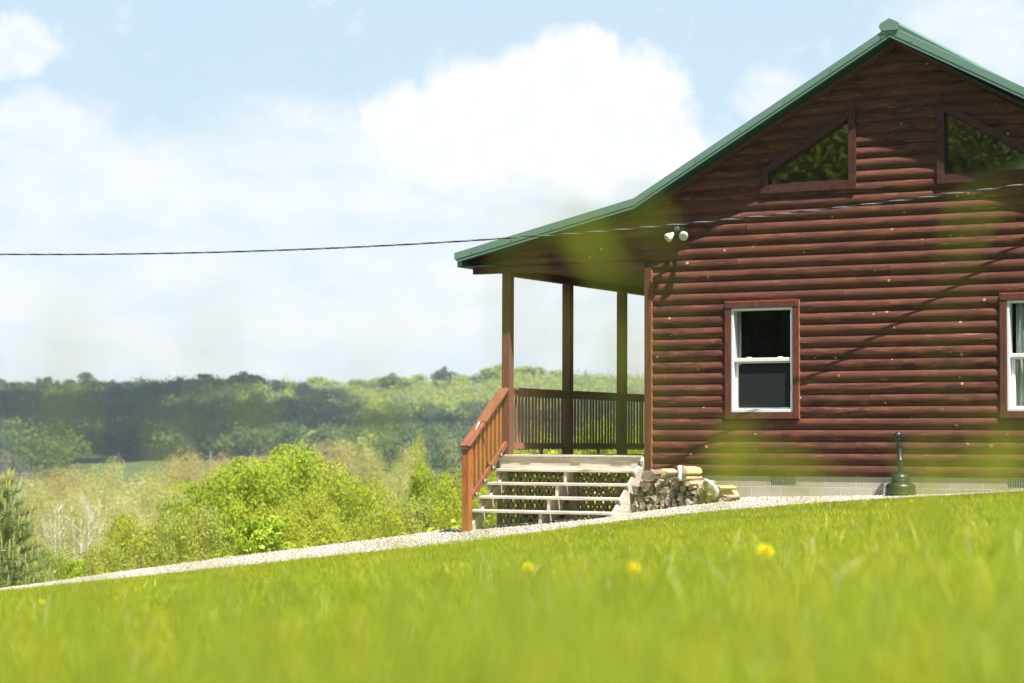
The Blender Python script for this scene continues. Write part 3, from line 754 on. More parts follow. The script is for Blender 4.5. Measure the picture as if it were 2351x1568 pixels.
# railing between the posts
balm = None
for j in range(len(PY)-1):
    ya, yb = PY[j]+.126, PY[j+1]-.002
    rl = empty('railing'); rl.parent = H
    mb = MB(); mb.box(-2.150, -2.030, ya, yb, 1.135, 1.168, .004); mb.box(-2.098, -2.062, ya, yb, 1.050, 1.133, .003); mb.build('top_rail', M['balus'], rl)
    mb = MB(); mb.box(-2.098, -2.062, ya, yb, .332, .412, .003); mb.build('bottom_rail', M['balus'], rl)
    n_ = 17; st = (yb-ya)/n_
    mb = MB(); mb.box(-2.094, -2.064, (ya+yb)/2-.02, (ya+yb)/2+.02, .252, .330); mb.build('rail_block', M['balus'], rl)
    for i in range(n_):
        y = ya+st*(i+.5)
        if balm is None:
            mb = MB(); mb.box(-2.126, -2.100, y-.0135, y+.0135, .318, 1.134, .002); b0 = mb.build('baluster', M['balus'], rl); balm = (b0, y)
        else:
            o = balm[0].copy(); col.objects.link(o); o.parent = rl; o.location = (R.uniform(-.003, .003), y-balm[1]+R.uniform(-.004, .004), R.uniform(-.006, .006))

# steps
ST = empty('steps'); ST.parent = H
TY = [-.215, -.450, -.685, -.920]; TZ = [.062, -.118, -.298, -.478]
for i, (y, z) in enumerate(zip(TY, TZ)):
    mb = MB(); mb.cur = .2*i+.1; xl = -2.215; dn = -.008
    mb.box(xl, -.042, y, y+.122, z-.038, z-R.uniform(0, .003), .005); mb.cur += .07; mb.box(xl+.004, -.042, y+.128, y+.245, z-.038, z-R.uniform(0, .003), .005); mb.build('tread', M['grey'], ST)
def sawtooth(x0, x1, mat):
    poly = [(.02, .02)]
    for y, z in zip(TY, TZ): poly += [(y+.245 if y < -.3 else .02, z-.041), (y+.02, z-.041), (y+.02, z-.041-.12)]
    poly = []
    for y, z in zip(TY, TZ): poly += [(y+.247, z-.040), (y+.018, z-.040)]
    poly += [(-.902, -.72), (-.70, -.72), (.018, -.16), (.018, .022)]
    mb = MB(); mb.prismx(poly, x0, x1); mb.build('stringer', mat, ST)
sawtooth(-2.155, -2.115, M['lat']); sawtooth(-1.12, -1.08, M['grey'])
mb = MB(); mb.prismx([(-.03, .236), (-.965, -.500), (-.965, -.62), (-.62, -.62), (-.02, -.08)], -.040, -.002); mb.build('stringer', M['greyy'], ST)
# small rail lights on the slopes
for (x, y, z) in ((.002, -.16, .146), (.002, -.345, -.004), (.002, -.555, -.175), (.002, -.79, -.36)):
    mb = MB(); mb.obox(x-.012, y, z, (.016, 0, 0), (0, -.020, -.0155), (0, -.017, .022), .004); o = mb.build('step_light', M['block_brown'], ST)
    mb = MB(); mb.obox(x+.0052, y, z, (.001, 0, 0), (0, -.012, -.009), (0, -.010, .013)); mb.build('lens', M['steel'], o)
# left stair rail: newel, sloping cap, lower rail, balusters
SR = empty('stair_railing'); SR.parent = H; sx0, sx1 = -2.196, -2.092
mb = MB(); mb.box(sx0, sx1, -1.055, -.955, -.80, .330, .004); mb.build('newel_post', M['railv'], SR)
mb = MB(); s_ = .80/1.08; dvec = np.array([0, -1.0, -s_]); dvec /= np.linalg.norm(dvec); nvec = np.array([0, -s_, 1.0]); nvec /= np.linalg.norm(nvec)
mb.bar((-2.142, -.002, 1.152), (-2.142, -1.075, 1.152-1.073*s_), (.075, 0, 0), tuple(nvec*.019), .004); mb.build('hand_rail', M['rail'], SR)
mb = MB(); q0 = np.array([-2.150, -.70, 1.152-.698*s_])+nvec*.0205
for i in range(7): c = q0+dvec*(-.06+.026*i)+np.array([.004*i-.01, 0, 0]); wd2 = (.016, .013, .008, .006, .005, .004, .003)[i]; mb.obox(*c, (wd2, 0, 0), tuple(dvec*.016), tuple(nvec*.0012))
mb.build('white_splash', M['vinyl'], SR)
mb = MB(); mb.bar((-2.142, -.004, 1.105), (-2.142, -.955, 1.105-.951*s_), (.018, 0, 0), tuple(nvec*.03), .003); mb.build('top_rail', M['rail'], SR)
mb = MB(); mb.bar((-2.108, -.012, .405), (-2.108, -.953, .405-.941*.765), (.019, 0, 0), tuple(nvec*.040), .003); mb.build('bottom_rail', M['rail'], SR)
b1 = None
for i in range(8):
    y = -.115-i*.1125; zt_ = 1.105+y*s_; zb_ = .405+y*.765-.02
    if b1 is None:
        mb = MB(); mb.box(-2.166, -2.128, y-.019, y+.019, zb_, zt_+.02, .002); b1 = mb.build('baluster', M['railv'], SR); y1_, zz = y, zb_
    else:
        o = b1.copy(); col.objects.link(o); o.parent = SR; o.location = (0, y-y1_, zb_-zz)
for i in range(4):
    y = -.20-i*.225; z = .405+y*.765; mb = MB(); mb.obox(-2.086, y, z, (.012, 0, 0), (0, -.026, -.020), (0, -.017, .022), .004); o = mb.build('step_light', M['block_brown'], SR)
    mb = MB(); mb.obox(-2.0735, y, z, (.001, 0, 0), (0, -.017, -.013), (0, -.009, .012)); mb.build('lens', M['steel'], o)
mb = MB(); mb.prismx([(.02, .06), (-.945, -.66), (-.945, -.86), (.02, -.14)], -2.112, -2.086); mb.build('stringer', M['grey'], SR)

# lattice skirts under the deck
def lattice(name, length, h, place, parent):
    """crossed laths; place(u, w, d) maps along, up and depth into the scene"""
    mb = MB(); pit = .14; wd = .0175
    for layer, sgn in ((0, 1), (1, -1)):
        n_ = int((length+h)/pit)+2
        for i in range(-1, n_):
            c = i*pit; p0, p1 = (c-h, 0.0), (c, h)
            if sgn < 0: p0, p1 = (c, 0.0), (c-h, h)
            # clip to 0..length
            (u0, w0), (u1, w1) = p0, p1
            def cut(u, w, uu, ww, lim):
                t = (lim-u)/(uu-u); return lim, w+(ww-w)*t
            if max(u0, u1) <= .02 or min(u0, u1) >= length-.02: continue
            if u0 < 0: u0, w0 = cut(u0, w0, u1, w1, 0)
            if u1 < 0: u1, w1 = cut(u1, w1, u0, w0, 0)
            if u0 > length: u0, w0 = cut(u0, w0, u1, w1, length)
            if u1 > length: u1, w1 = cut(u1, w1, u0, w0, length)
            d0, d1 = (0, .007) if layer == 0 else (.0075, .0145)
            q = wd*.7071; mb.cur = R.random()
            vs = [place(u0-q, w0+q*sgn, d0), place(u0+q, w0-q*sgn, d0), place(u1+q, w1-q*sgn, d0), place(u1-q, w1+q*sgn, d0),
                  place(u0-q, w0+q*sgn, d1), place(u0+q, w0-q*sgn, d1), place(u1+q, w1-q*sgn, d1), place(u1-q, w1+q*sgn, d1)]
            mb.add(vs, [(0, 1, 2, 3), (7, 6, 5, 4), (0, 4, 5, 1), (1, 5, 6, 2), (2, 6, 7, 3), (3, 7, 4, 0)])
    return mb.build(name, M['lat'], parent)
lattice('lattice_skirt', 2.26, .82, lambda u, w_, d_: (-2.285+u, .105-d_, -.78+w_), H)
lattice('lattice_skirt', 8.6, .82, lambda u, w_, d_: (-2.262-d_, .13+u, -.78-.05*u*.6+w_), H)
mb = MB(); mb.box(-2.30, -2.262, .085, .128, -.86, .215); mb.build('deck_post', M['lat'], H)
mb = MB(); mb.box(-1.17, -1.05, .06, .15, -.86, .215); mb.build('deck_post', M['lat'], H)
mb = MB(); mb.box(-.10, -.02, .11, .15, -.86, .215); mb.build('deck_post', M['lat'], H)

# ------------------------------------------------------------------ things by the cabin
# smokers' receptacle
rx, ry = 3.586, -.255; rz_ = float(zg(rx, ry))-.012
RC = empty('smoking_receptacle', (rx, ry, rz_)); tag(RC, 'dark green ball-topped smoking receptacle standing close against the cabin wall', 'ash receptacle')
K = lambda z: z-rz_
mb = MB(); mb.lathe([(0, 0), (.19, 0), (.196, .01), (.196, .03), (.188, .036), (.188, .046), (.194, .052), (.194, .068), (.186, .074), (.186, K(-.150)), (.183, K(-.110)), (.168, K(-.084)), (.140, K(-.070)), (.114, K(-.066)), (0, K(-.066))], (rx, ry, rz_), 56); mb.build('base', M['greendark'], RC, auto=40)
mb = MB(); mb.lathe([(.112, K(-.066)), (.116, K(-.058)), (.108, K(-.050)), (.108, K(-.046)), (.117, K(-.040)), (.117, K(-.032)), (.110, K(-.025)), (.112, K(-.018)), (.108, K(.008)), (.094, K(.032)), (.066, K(.048)), (.040, K(.052)), (.040, K(.064)), (.034, K(.068)), (0, K(.068))], (rx, ry, rz_), 48); mb.build('lid', M['greendark'], RC, auto=40)
tl = Matrix.Rotation(math.radians(-8), 3, 'X') @ Matrix.Rotation(math.radians(-7.5), 3, 'Y'); TLm = np.array(tl); tb = (rx+.010, ry, .060)
mb = MB(); mb.lathe([(.036, 0), (.036, .145), (.039, .150), (.034, .156), (.0325, .315), (.044, .322), (.044, .332), (.031, .338), (.031, .395), (.046, .402), (.050, .410), (.043, .418), (.028, .424), (0, .424)], tb, 30, TLm); mb.build('tube', M['greendark'], RC, auto=45)
bp_ = TLm @ np.array([0, 0, .462])+np.array(tb); mb = MB(); mb.lathe([(.052*math.sin(a), .052*math.cos(a)) for a in np.linspace(math.pi, 0, 18)], bp_, 32); mb.build('ball', M['greendark'], RC, smooth=True)

# split firewood: every piece a log of its own
def firewood(x, z, y0, length, rad, ang, kind, yaw, sides=None):
    n = R.choice([3, 3, 4, 4, 5]) if sides is None else sides; mb = MB()
    if n == 3: poly = [(-1, -.6), (1.05, -.5), (R.uniform(-.3, .4), 1.0)]
    elif n == 4: poly = [(-1, -.75), (.9, -.8), (1.0, .55), (-.7, .85)]
    else: poly = [(-1, -.1), (-.55, -.8), (.6, -.75), (1.0, .0), (.45, .75), (-.5, .8)]
    poly = [(p[0]*rad*R.uniform(.85, 1.15), p[1]*rad*R.uniform(.8, 1.15)) for p in poly]
    fine_p = []
    for i, p in enumerate(poly):
        q = poly[(i+1) % len(poly)]
        for t in (0, .35, .7): fine_p.append((p[0]+(q[0]-p[0])*t+R.uniform(-.05, .05)*rad, p[1]+(q[1]-p[1])*t+R.uniform(-.05, .05)*rad))
    cs, sn = math.cos(ang), math.sin(ang); cy_, sy_ = math.cos(yaw), math.sin(yaw); rings = []
    for t in np.linspace(0, 1, 5):
        sc2 = 1+R.uniform(-.08, .08); ring = []
        for a, b in fine_p:
            u, w_ = (a*cs-b*sn)*sc2, (a*sn+b*cs)*sc2; l = t*length+(R.uniform(-.008, .008) if t in (0, 1) else 0)
            ring.append((u*cy_-l*sy_, u*sy_+l*cy_, w_))
        rings.append(ring)
    m_ = len(fine_p); vs = [v for r_ in rings for v in r_]; fs = []
    for i in range(4):
        for k in range(m_): fs.append([i*m_+k, i*m_+(k+1) % m_, (i+1)*m_+(k+1) % m_, (i+1)*m_+k])
    fs += [list(range(m_))[::-1], [4*m_+k for k in range(m_)]]; mb.cur = R.random(); mb.add(vs, fs)
    o = mb.build('firewood_log', {'g': M['fire'], 'b': M['fireb'], 'y': M['firey']}[kind]); o.location = (x, y0, z); return o


WG = 'split firewood heaped by the steps'
heap_top = lambda x: I(x, [.02, .09, .17, .30, .42, .50, .60, .78, .90, .96, 1.06, 1.20, 1.34, 1.46], [-.36, -.16, .0, .0, -.03, -.01, -.02, -.03, -.06, -.09, -.115, -.11, -.16, -.25])
xx = -.03; count = 0
for layer in range(9):
    x = .045+.014*layer+(.045 if layer % 2 else 0)
    while x < 1.46:
        g = float(zg(x, -.42))
        z = g+.040+layer*.066
        if z < heap_top(x)-.030:
            big = R.random(); rad = .036+.020*big
            kind = 'b' if (x < .32 and z > -.26 and R.random() < .7) else 'g'
            if R.random() < .10 and x > .55: kind = 'y'
            yw = R.uniform(-.22, .22); o = firewood(x+R.uniform(-.016, .016), z+R.uniform(-.012, .012), -.53+layer*.018+R.uniform(-.05, .05), R.uniform(.30, .42), rad, R.uniform(0, 6.28), kind, yw)
            lb = {'g': 'weathered grey split log in the firewood heap beside the cabin steps', 'b': 'dark barky split log at the left end of the firewood heap', 'y': 'fresh yellow split log among the grey firewood heap'}[kind]
            tag(o, lb, 'firewood', WG); count += 1
        x += R.uniform(.078, .105)
for x, z, rad, a, kind, n_, lb in ((.30, -.010, .100, .2, 'b', 5, 'large rough bark-covered log on the left top of the firewood heap'),
                                   (.265, -.135, .080, 1.1, 'b', 5, 'rounded cracked log in the left middle of the firewood heap'),
                                   (.52, .035, .060, .5, 'y', 3, 'pale splintered log standing on the heap left of the wrapped bundle')):
    tag(firewood(x, z, -.56, .40, rad, a, kind, .05, n_), lb, 'firewood', WG)
# wrapped bundle on top and one at the right end
def block(x, z, hx, hz, y0, ln, yaw, tilt, lb):
    mb = MB(); mb.cur = R.random(); cs, sn = math.cos(tilt), math.sin(tilt); poly = [(-1, -.7), (-.3, -1.0), (.55, -.95), (1.0, -.55), (.9, .25), (.45, .75), (-.25, 1.05), (-.75, .7), (-1.05, .1)]; poly = [(p[0]*hx*R.uniform(.9, 1.08), p[1]*hz*R.uniform(.85, 1.15)) for p in poly]; rg = []
    for t in np.linspace(0, 1, 6): q = R.uniform(.93, 1.05); rg.append([((a*cs-b*sn)*q+R.uniform(-.003, .003), t*ln+R.uniform(-.006, .006), (a*sn+b*cs)*q+R.uniform(-.003, .003)) for a, b in poly])
    n9 = len(poly); mb.add([v for r9 in rg for v in r9], [[i*n9+k, i*n9+(k+1) % n9, (i+1)*n9+(k+1) % n9, (i+1)*n9+k] for i in range(5) for k in range(n9)]+[list(range(n9))[::-1], [5*n9+k for k in range(n9)]])
    o = mb.build('firewood_log', M['firey']); o.location = (x, y0, z); o.rotation_euler = (0, 0, yaw); return tag(o, lb, 'firewood', WG)
block(.80, .062, .075, .052, -.60, .34, math.radians(-12), math.radians(-7), 'big fresh yellow log topmost on the firewood heap')
block(.80, -.028, .075, .036, -.59, .34, math.radians(-10), math.radians(5), 'fresh yellow log under the topmost log of the heap')
block(.86, -.098, .055, .032, -.58, .34, math.radians(-8), math.radians(8), 'small yellow log at the foot of the wrapped bundle')
block(1.27, -.155, .068, .036, -.62, .34, math.radians(-14), math.radians(14), 'yellow log in the wrapped bundle at the right end of the heap')
block(1.19, -.218, .062, .032, -.60, .34, math.radians(-10), math.radians(10), 'lower yellow log of the bundle at the right end of the heap')
tag(firewood(1.15, -.125, -.60, .38, .080, .4, 'g', .3, 5), 'rounded grey log resting on the right bundle of the firewood heap', 'firewood', WG)
def wrap_band(pts, wd, lb):
    mb = MB(); n = len(pts); vs = []
    for p in pts: vs += [(p[0]-wd/2+R.uniform(-.003, .003), p[1]-.012, p[2]), (p[0]+wd/2+R.uniform(-.003, .003), p[1]+.012, p[2])]
    mb.add(vs, [[2*i, 2*i+1, 2*i+3, 2*i+2] for i in range(n-1)]); o = mb.build('plastic_wrap', M['wrap'], smooth=True); s = o.modifiers.new('thick', 'SOLIDIFY'); s.thickness = .003; tag(o, lb, 'plastic wrap')
wrap_band([(.742, -.50, .126), (.752, -.56, .124), (.766, -.612, .118), (.776, -.616, .06), (.774, -.616, .012), (.764, -.61, -.03), (.78, -.606, -.066)], .040, 'clear plastic band round the topmost firewood bundle')
wrap_band([(1.09, -.56, -.035), (1.15, -.62, -.05), (1.23, -.655, -.095), (1.29, -.67, -.13), (1.315, -.672, -.18), (1.308, -.66, -.225), (1.29, -.655, -.262)], .045, 'loose white plastic trailing over the right firewood bundle')

# low dark bin lying behind the lattice at the foot of the steps
bx, by = -1.72, .42; bz = -.80
mb = MB(); mb.obox(bx, by, bz+.10, (.30, 0, 0), (0, .16, 0), (0, 0, .13), .03); mb.obox(bx+.14, by-.01, bz+.232, (.13, 0, -.025), (0, .13, 0), (.003, 0, .016), .012)
tag(mb.build('storage_bin', M['greendark']), 'low dark green plastic bin on the ground under the porch deck', 'bin')

# service cable: three strands twisted together
cp = [(-16.5, -3.76, 3.35), (-12.6, -3.12, 3.14), (-8.973, -2.531, 3.064), (-7.162, -2.235, 3.034), (-5.421, -1.952, 3.017), (-3.747, -1.679, 3.016), (-2.137, -1.416, 3.048), (-.236, -1.107, 3.122), (1.693, -.792, 3.245), (3.586, -.484, 3.400), (5.141, -.23, 3.548), (5.645, -.148, 3.600), (6.5, -.01, 3.690)]
cp = np.array(cp); tpar = np.linspace(0, len(cp)-1, 700)
def smooth_path(P, t):
    out = []
    for q in t:
        i = min(int(q), len(P)-2); f = q-i; a, b, c_, d_ = P[max(i-1, 0)], P[i], P[i+1], P[min(i+2, len(P)-1)]
        out.append(.5*((2*b)+(-a+c_)*f+(2*a-5*b+4*c_-d_)*f*f+(-a+3*b-3*c_+d_)*f**3))
    return np.array(out)
# even the sag out so that the line hangs as one smooth curve
tx = cp[:, 0]; fy = np.polyfit(tx, cp[:, 1], 1); fz_ = np.polyfit(tx[2:], cp[2:, 2], 3)
xs_ = np.linspace(-16.5, 6.5, 1400); zz_ = np.where(xs_ > -9, np.polyval(fz_, xs_), np.polyval(fz_, -9)+(xs_+9)*np.polyval(np.polyder(fz_), -9)); line = np.stack([xs_, np.polyval(fy, xs_), zz_], 1)
CB = empty('power_cable', (6.5, 0, 3.69)); tag(CB, 'thin twisted overhead power line strung across the front of the cabin', 'power line')
for k in range(3):
    ph = 2*math.pi*k/3; off = np.stack([np.zeros(len(xs_)), .0058*np.cos(xs_*18+ph), .0058*np.sin(xs_*18+ph)], 1)
    mb = MB(); mb.ring(list(line+off), .0066, 6); mb.build('strand', M['cable'] if k == 0 else M['cableblk'], CB, smooth=True)

# ------------------------------------------------------------------ gravel and grass
def stones(n):
    x = rng.uniform(-13.5, 6.5, n); f = rng.uniform(0, 1, n); y = Ye(x)-.05+(np.where(x < -2.3, Yt(x)+.1, np.where(x < .3, -.05, .04))-Ye(x))*f
    z = zg(x, y); r_ = .007+.014*rng.random(n)**2.5; V0 = np.array([(1, 0, 0), (-1, 0, 0), (0, 1, 0), (0, -1, 0), (0, 0, 1), (0, 0, -1)], float)
    V = V0[None]*(r_[:, None, None]*rng.uniform(.6, 1.25, (n, 6, 1))); a = rng.uniform(0, 6.28, n); c, s = np.cos(a)[:, None], np.sin(a)[:, None]
    V = np.stack([V[..., 0]*c-V[..., 1]*s, V[..., 0]*s+V[..., 1]*c, V[..., 2]*.75], 2)+np.stack([x, y, z+.008+.012*rng.random(n)], 1)[:, None]
    T0 = np.array([(0, 2, 4), (2, 1, 4), (1, 3, 4), (3, 0, 4), (2, 0, 5), (1, 2, 5), (3, 1, 5), (0, 3, 5)]); F = (T0[None]+6*np.arange(n)[:, None, None]).reshape(-1, 3)
    return np_mesh('gravel', V.reshape(-1, 3), F, np.repeat(rng.random(n)**.7, 8))
o = link('gravel', stones(95000), M['gravel']); o['kind'] = 'stuff'


LAT = rng.random((4, 256, 256))


def value_noise(x, y, size, k):
    """smooth random field with features of the given size"""
    u, v = x/size+1000.0, y/size+1000.0; i, j = np.floor(u).astype(int), np.floor(v).astype(int); f, g = smooth(u-i), smooth(v-j); L = LAT[k]
    a, b_, c, d = L[i % 256, j % 256], L[(i+1) % 256, j % 256], L[i % 256, (j+1) % 256], L[(i+1) % 256, (j+1) % 256]; return (a*(1-f)+b_*f)*(1-g)+(c*(1-f)+d*f)*g


def patches(x, y):
    return np.clip(.45*value_noise(x, y, .16, 0)+.35*value_noise(x, y, .45, 1)+.35*value_noise(x, y, 1.6, 2)-.07, 0, 1)


def blades(x, y, h, wd, lean, tint, segs):
    n = len(x); z = zg(x, y)-.004; a = rng.uniform(0, 6.28, n); side = np.stack([np.cos(a), np.sin(a), np.zeros(n)], 1); b = rng.uniform(0, 6.28, n); ld = np.stack([np.cos(b), np.sin(b), np.zeros(n)], 1)*(lean*h)[:, None]
    P0 = np.stack([x, y, z], 1); up_ = np.array([0, 0, 1.0]); V = []; ts = np.linspace(0, 1, segs+1)
    for t in ts[:-1]:
        c = P0+up_*(h*(t-.25*lean*t*t))[:, None]+ld*(t*t); wv = side*(wd*(1-.55*t)/2)[:, None]; V += [c-wv, c+wv]
    V.append(P0+up_*(h*(1-.25*lean))[:, None]+ld); V = np.stack(V, 1); k = V.shape[1]; T = []
    for i in range(segs-1): T += [(2*i, 2*i+1, 2*i+3), (2*i, 2*i+3, 2*i+2)]
    T.append((2*segs-2, 2*segs-1, 2*segs)); T = np.array(T); F = (T[None]+k*np.arange(n)[:, None, None]).reshape(-1, 3); return V.reshape(-1, 3), F, np.repeat(tint, len(T))


def lawn_points(n, r0, r1, half):
    r_ = np.sqrt(rng.uniform(r0**2, r1**2, n)); th = rng.uniform(-half, half, n); x = CAM[0]+FH[0]*r_*np.cos(th)+RH[0]*r_*np.sin(th); y = CAM[1]+FH[1]*r_*np.cos(th)+RH[1]*r_*np.sin(th)
    k = (y < Ye(x)+.05+.12*np.sin(x*3.1)+.1*np.sin(x*7.3)+rng.normal(0, .10, n)) & (y < -.02); return x[k], y[k], r_[k]


parts = []; nv = 0; Vs, Fs, Ts = [], [], []
for n, r0, r1, hm, wd, sg, half in ((26000, 2.2, 7, .075, .0062, 3, .33), (60000, 7, 15, .065, .0068, 2, .31), (170000, 15, 24, .055, .0070, 1, .29), (170000, 24, 32.5, .050, .0066, 1, .29), (2600, 2.6, 13, .15, .0085, 3, .31), (3800, 13, 30, .105, .0075, 2, .29)):
    x, y, r_ = lawn_points(n, r0, r1, half); m_ = len(x); pt = patches(x, y); h = hm*rng.uniform(.5, 1.35, m_)*(.45+1.1*pt)
    tall_ = rng.random(m_) < .015; h = np.where(tall_, h*1.8, h)
    tint = np.clip(-.55+2.0*value_noise(x+50, y, .38, 3)*.5+1.1*pt+rng.normal(0, .25, m_), 0, 1); tint = np.where(rng.random(m_) < .006, 1.2, tint); stray = hm > .1; tint = np.where(rng.random(m_) < .10, 1.2, rng.uniform(-.2, 1.1, m_)) if stray else tint; V, F, t_ = blades(x, y, h, wd*rng.uniform(.7, 1.3, m_), rng.uniform(.15, .9, m_), tint, sg)  # larger pale share among stray blades stands in for bright glints
    Vs.append(V); Fs.append(F+nv); Ts.append(t_); nv += len(V)
o = link('grass', np_mesh('grass', np.concatenate(Vs), np.concatenate(Fs), np.concatenate(Ts)), M['grass']); o['kind'] = 'stuff'

# tall unmown stems standing close in front of the lens, far out of focus
mb = MB()
def tall_blade(px, y, v, top_bend, wd, hspan, tint):
    """a stem whose tip reaches the height seen in row y at depth v"""
    X, Y = at(px, v); g = float(zg(X, Y)); zt_ = z_at(px, y, v); hgt = max(zt_-g, .06); mb.cur = tint; pts = []; n = 10
    side = np.array([RH[0], RH[1], 0]); wv = side*wd/2; depth = np.array([FH[0], FH[1], 0])
    base_ = np.array([X, Y, g])-side*top_bend
    vs = []
    for i in range(n+1):
        t = i/n; c = base_+np.array([0, 0, hgt*(t*1.25-.25*t*t)])+side*top_bend*t*t+depth*.02*t*t; k = (.35+.65*math.exp(-((t-.78)/.2)**2)) if i < n else .05; vs += [tuple(c-wv*k), tuple(c+wv*k)]
    mb.add(vs, [[2*i, 2*i+1, 2*i+3, 2*i+2] for i in range(n)])
for px, y, v, bend, wd, tint in ((1195, 395, 1.15, .01, .0035, .1), (865, 735, 1.2, .01, .0035, .1), (175, 640, 1.15, .012, .0030, .2), (120, 620, 1.1, .02, .0025, .1),
                                 (360, 915, 1.4, -.02, .0060, .7), 
                                 (1700, 1000, 1.7, .05, .008, .8), (2080, 1010, 1.6, -.05, .0080, .7), (2150, 1000, 1.6, .05, .0080, .8), (2200, 1010, 1.6, .02, .0070, .8), (2270, 930, 1.5, -.02, .0060, .6), (2340, 900, 1.5, .0, .0050, .5), (1880, 1060, 1.7, .06, .0080, .8),
                                 (480, 560, 1.15, .0, .0025, .1), (1100, 1130, 1.8, .03, .007, .6), (900, 1160, 1.8, -.03, .007, .7), (250, 1180, 1.8, .03, .007, .6), (2000, 1180, 1.9, -.03, .008, .6), (1500, 1190, 1.9, .03, .008, .6), (700, 1250, 1.9, .0, .008, .5)):
    tall_blade(px, y, v, bend, wd, 0, tint)
def arched_blade(path, v, wd, tint):
    """a long leaf that arches over: rows and columns it passes at depth v, its foot on the ground"""
    P3 = [];
    for px, y in path: X, Y = at(px, v); P3.append(np.array([X, Y, z_at(px, y, v)]))
    X, Y = at(path[0][0], v); P3 = [np.array([X, Y, float(zg(X, Y))])]+P3; mb.cur = tint; n = 24; C = smooth_path(np.array(P3), np.linspace(0, len(P3)-1.001, n)); vs = []
    for i, c in enumerate(C):
        t_ = C[min(i+1, n-1)]-C[max(i-1, 0)]; t_ /= np.linalg.norm(t_); sd2 = np.cross(t_, np.array([FH[0], FH[1], 0.2])); sd2 /= np.linalg.norm(sd2); q9 = i/(n-1); k = .16+.84*math.exp(-((q9-.74)/.17)**2) if q9 < .97 else .06; vs += [tuple(c-sd2*wd*k/2), tuple(c+sd2*wd*k/2)]
    mb.add(vs, [[2*i, 2*i+1, 2*i+3, 2*i+2] for i in range(n-1)])
arched_blade([(1470, 980), (1425, 690), (1385, 600), (1330, 520), (1262, 500)], 1.3, .015, .8)
arched_blade([(1560, 960), (1530, 640), (1505, 520), (1468, 470), (1425, 500)], 1.35, .008, .5)
arched_blade([(1290, 960), (1298, 800), (1310, 740), (1330, 710)], 1.4, .006, .5)
arched_blade([(1380, 1080), (1400, 900), (1425, 790), (1450, 760)], 1.4, .0075, .6)
arched_blade([(2120, 1240), (2180, 1120), (2280, 1060), (2400, 1050)], 1.6, .017, .9)
arched_blade([(2000, 1240), (1900, 1110), (1760, 1070), (1600, 1080)], 1.6, .016, .9)
arched_blade([(1640, 1200), (1650, 1080), (1690, 1000), (1740, 990)], 1.6, .013, .8)
arched_blade([(2170, 1000), (2200, 620), (2240, 480), (2330, 430)], 1.3, .0065, .1)
arched_blade([(640, 1130), (610, 980), (585, 930), (540, 920)], 1.5, .010, .75)
arched_blade([(840, 1130), (870, 990), (890, 945), (930, 935)], 1.5, .010, .75)
for i in range(330):
    px = R.uniform(-150, 2500); v = R.uniform(1.1, 3.4); y = R.uniform(1210, 1500)+(60 if px < 900 else 0); tall_blade(px, y, v, R.uniform(-.07, .07), R.uniform(.004, .009), 0, R.choice([-.3, .2, .6, 1.0, 1.3]))
o = mb.build('tall_grass', M['tall'], smooth=True); o['kind'] = 'stuff'

# dandelions
def dandelion(x, y, h, label, sz=1.0):
    g = float(zg(x, y)); D = empty('dandelion', (x, y, g)); tag(D, label, 'flower', 'dandelions in the lawn')
    mb = MB(); mb.ring([(x, y, g), (x+.006, y, g+h*.5), (x+.002, y, g+h)], .0022, 6); mb.build('stem', M['stem'], D)
    mb = MB(); ax = np.array([CAM[0]-x, CAM[1]-y, 0]); ax /= np.linalg.norm(ax); ax = ax*.75+np.array([0, 0, .66]); ax /= np.linalg.norm(ax); e1 = np.cross(ax, (0, 0, 1)); e1 /= np.linalg.norm(e1); e2 = np.cross(ax, e1); c0 = np.array([x+.002, y, g+h])
    for ring_, (n_, rr, zz2) in enumerate(((20, .026, .002), (18, .023, .009), (14, .017, .014), (9, .010, .017), (5, .004, .018))):
        for i in range(n_):
            a = 6.283*i/n_+ring_*.4; o_ = e1*math.cos(a)+e2*math.sin(a); p_ = -e1*math.sin(a)+e2*math.cos(a); q = .0048*sz; r9 = rr*sz; z9 = zz2*sz
            mb.add([c0+ax*z9*.2, c0+o_*r9*.65-p_*q+ax*z9, c0+o_*r9+ax*z9*.9, c0+o_*r9*.65+p_*q+ax*z9], [(0, 1, 2, 3)])
    mb.build('flower_head', M['yellow'], D)
def lawn_depth(px, y, h):
    for v in np.arange(3, 31, .02):
        X, Y = at(px, v)
        if float(zg(X, Y))+h >= z_at(px, y, v): return X, Y
    return at(px, 12)
for px, y, h, lb in ((1755, 1265, .11, 'large blurred yellow dandelion nearest the right side of the lawn'), (1212, 1300, .10, 'blurred yellow dandelion in the middle of the lawn below the steps'), (1452, 1303, .12, 'faint pale dandelion between the two brighter lawn dandelions'),
                     (943, 1234, .09, 'tiny yellow dandelion on the edge of the gravel'), (103, 1380, .09, 'small yellow dandelion in the lawn below the pine'), (2090, 1150, .07, 'small dandelion in the grass below the receptacle')):
    X, Y = lawn_depth(px, y, h); dandelion(X, Y, h, lb, {1755: 1.35, 1212: 1.05, 1452: .9}.get(px, .6))

# ------------------------------------------------------------------ trees


def cards(C, N, size, aspect=.6, fold=.15):
    """leaf-shaped four-corner faces at C facing N"""
    n = len(C); N = N/(np.linalg.norm(N, axis=1, keepdims=True)+1e-9); r_ = rng.normal(size=(n, 3)); A = np.cross(N, r_); A /= (np.linalg.norm(A, axis=1, keepdims=True)+1e-9); B = np.cross(N, A)
    s = (size*rng.uniform(.6, 1.3, n))[:, None]; a = A*s*.5; b = B*s*.5*aspect; V = np.stack([C-a, C+b+N*s*fold, C+a, C-b+N*s*fold], 1).reshape(-1, 3)
    return V, np.arange(4*n).reshape(n, 4)


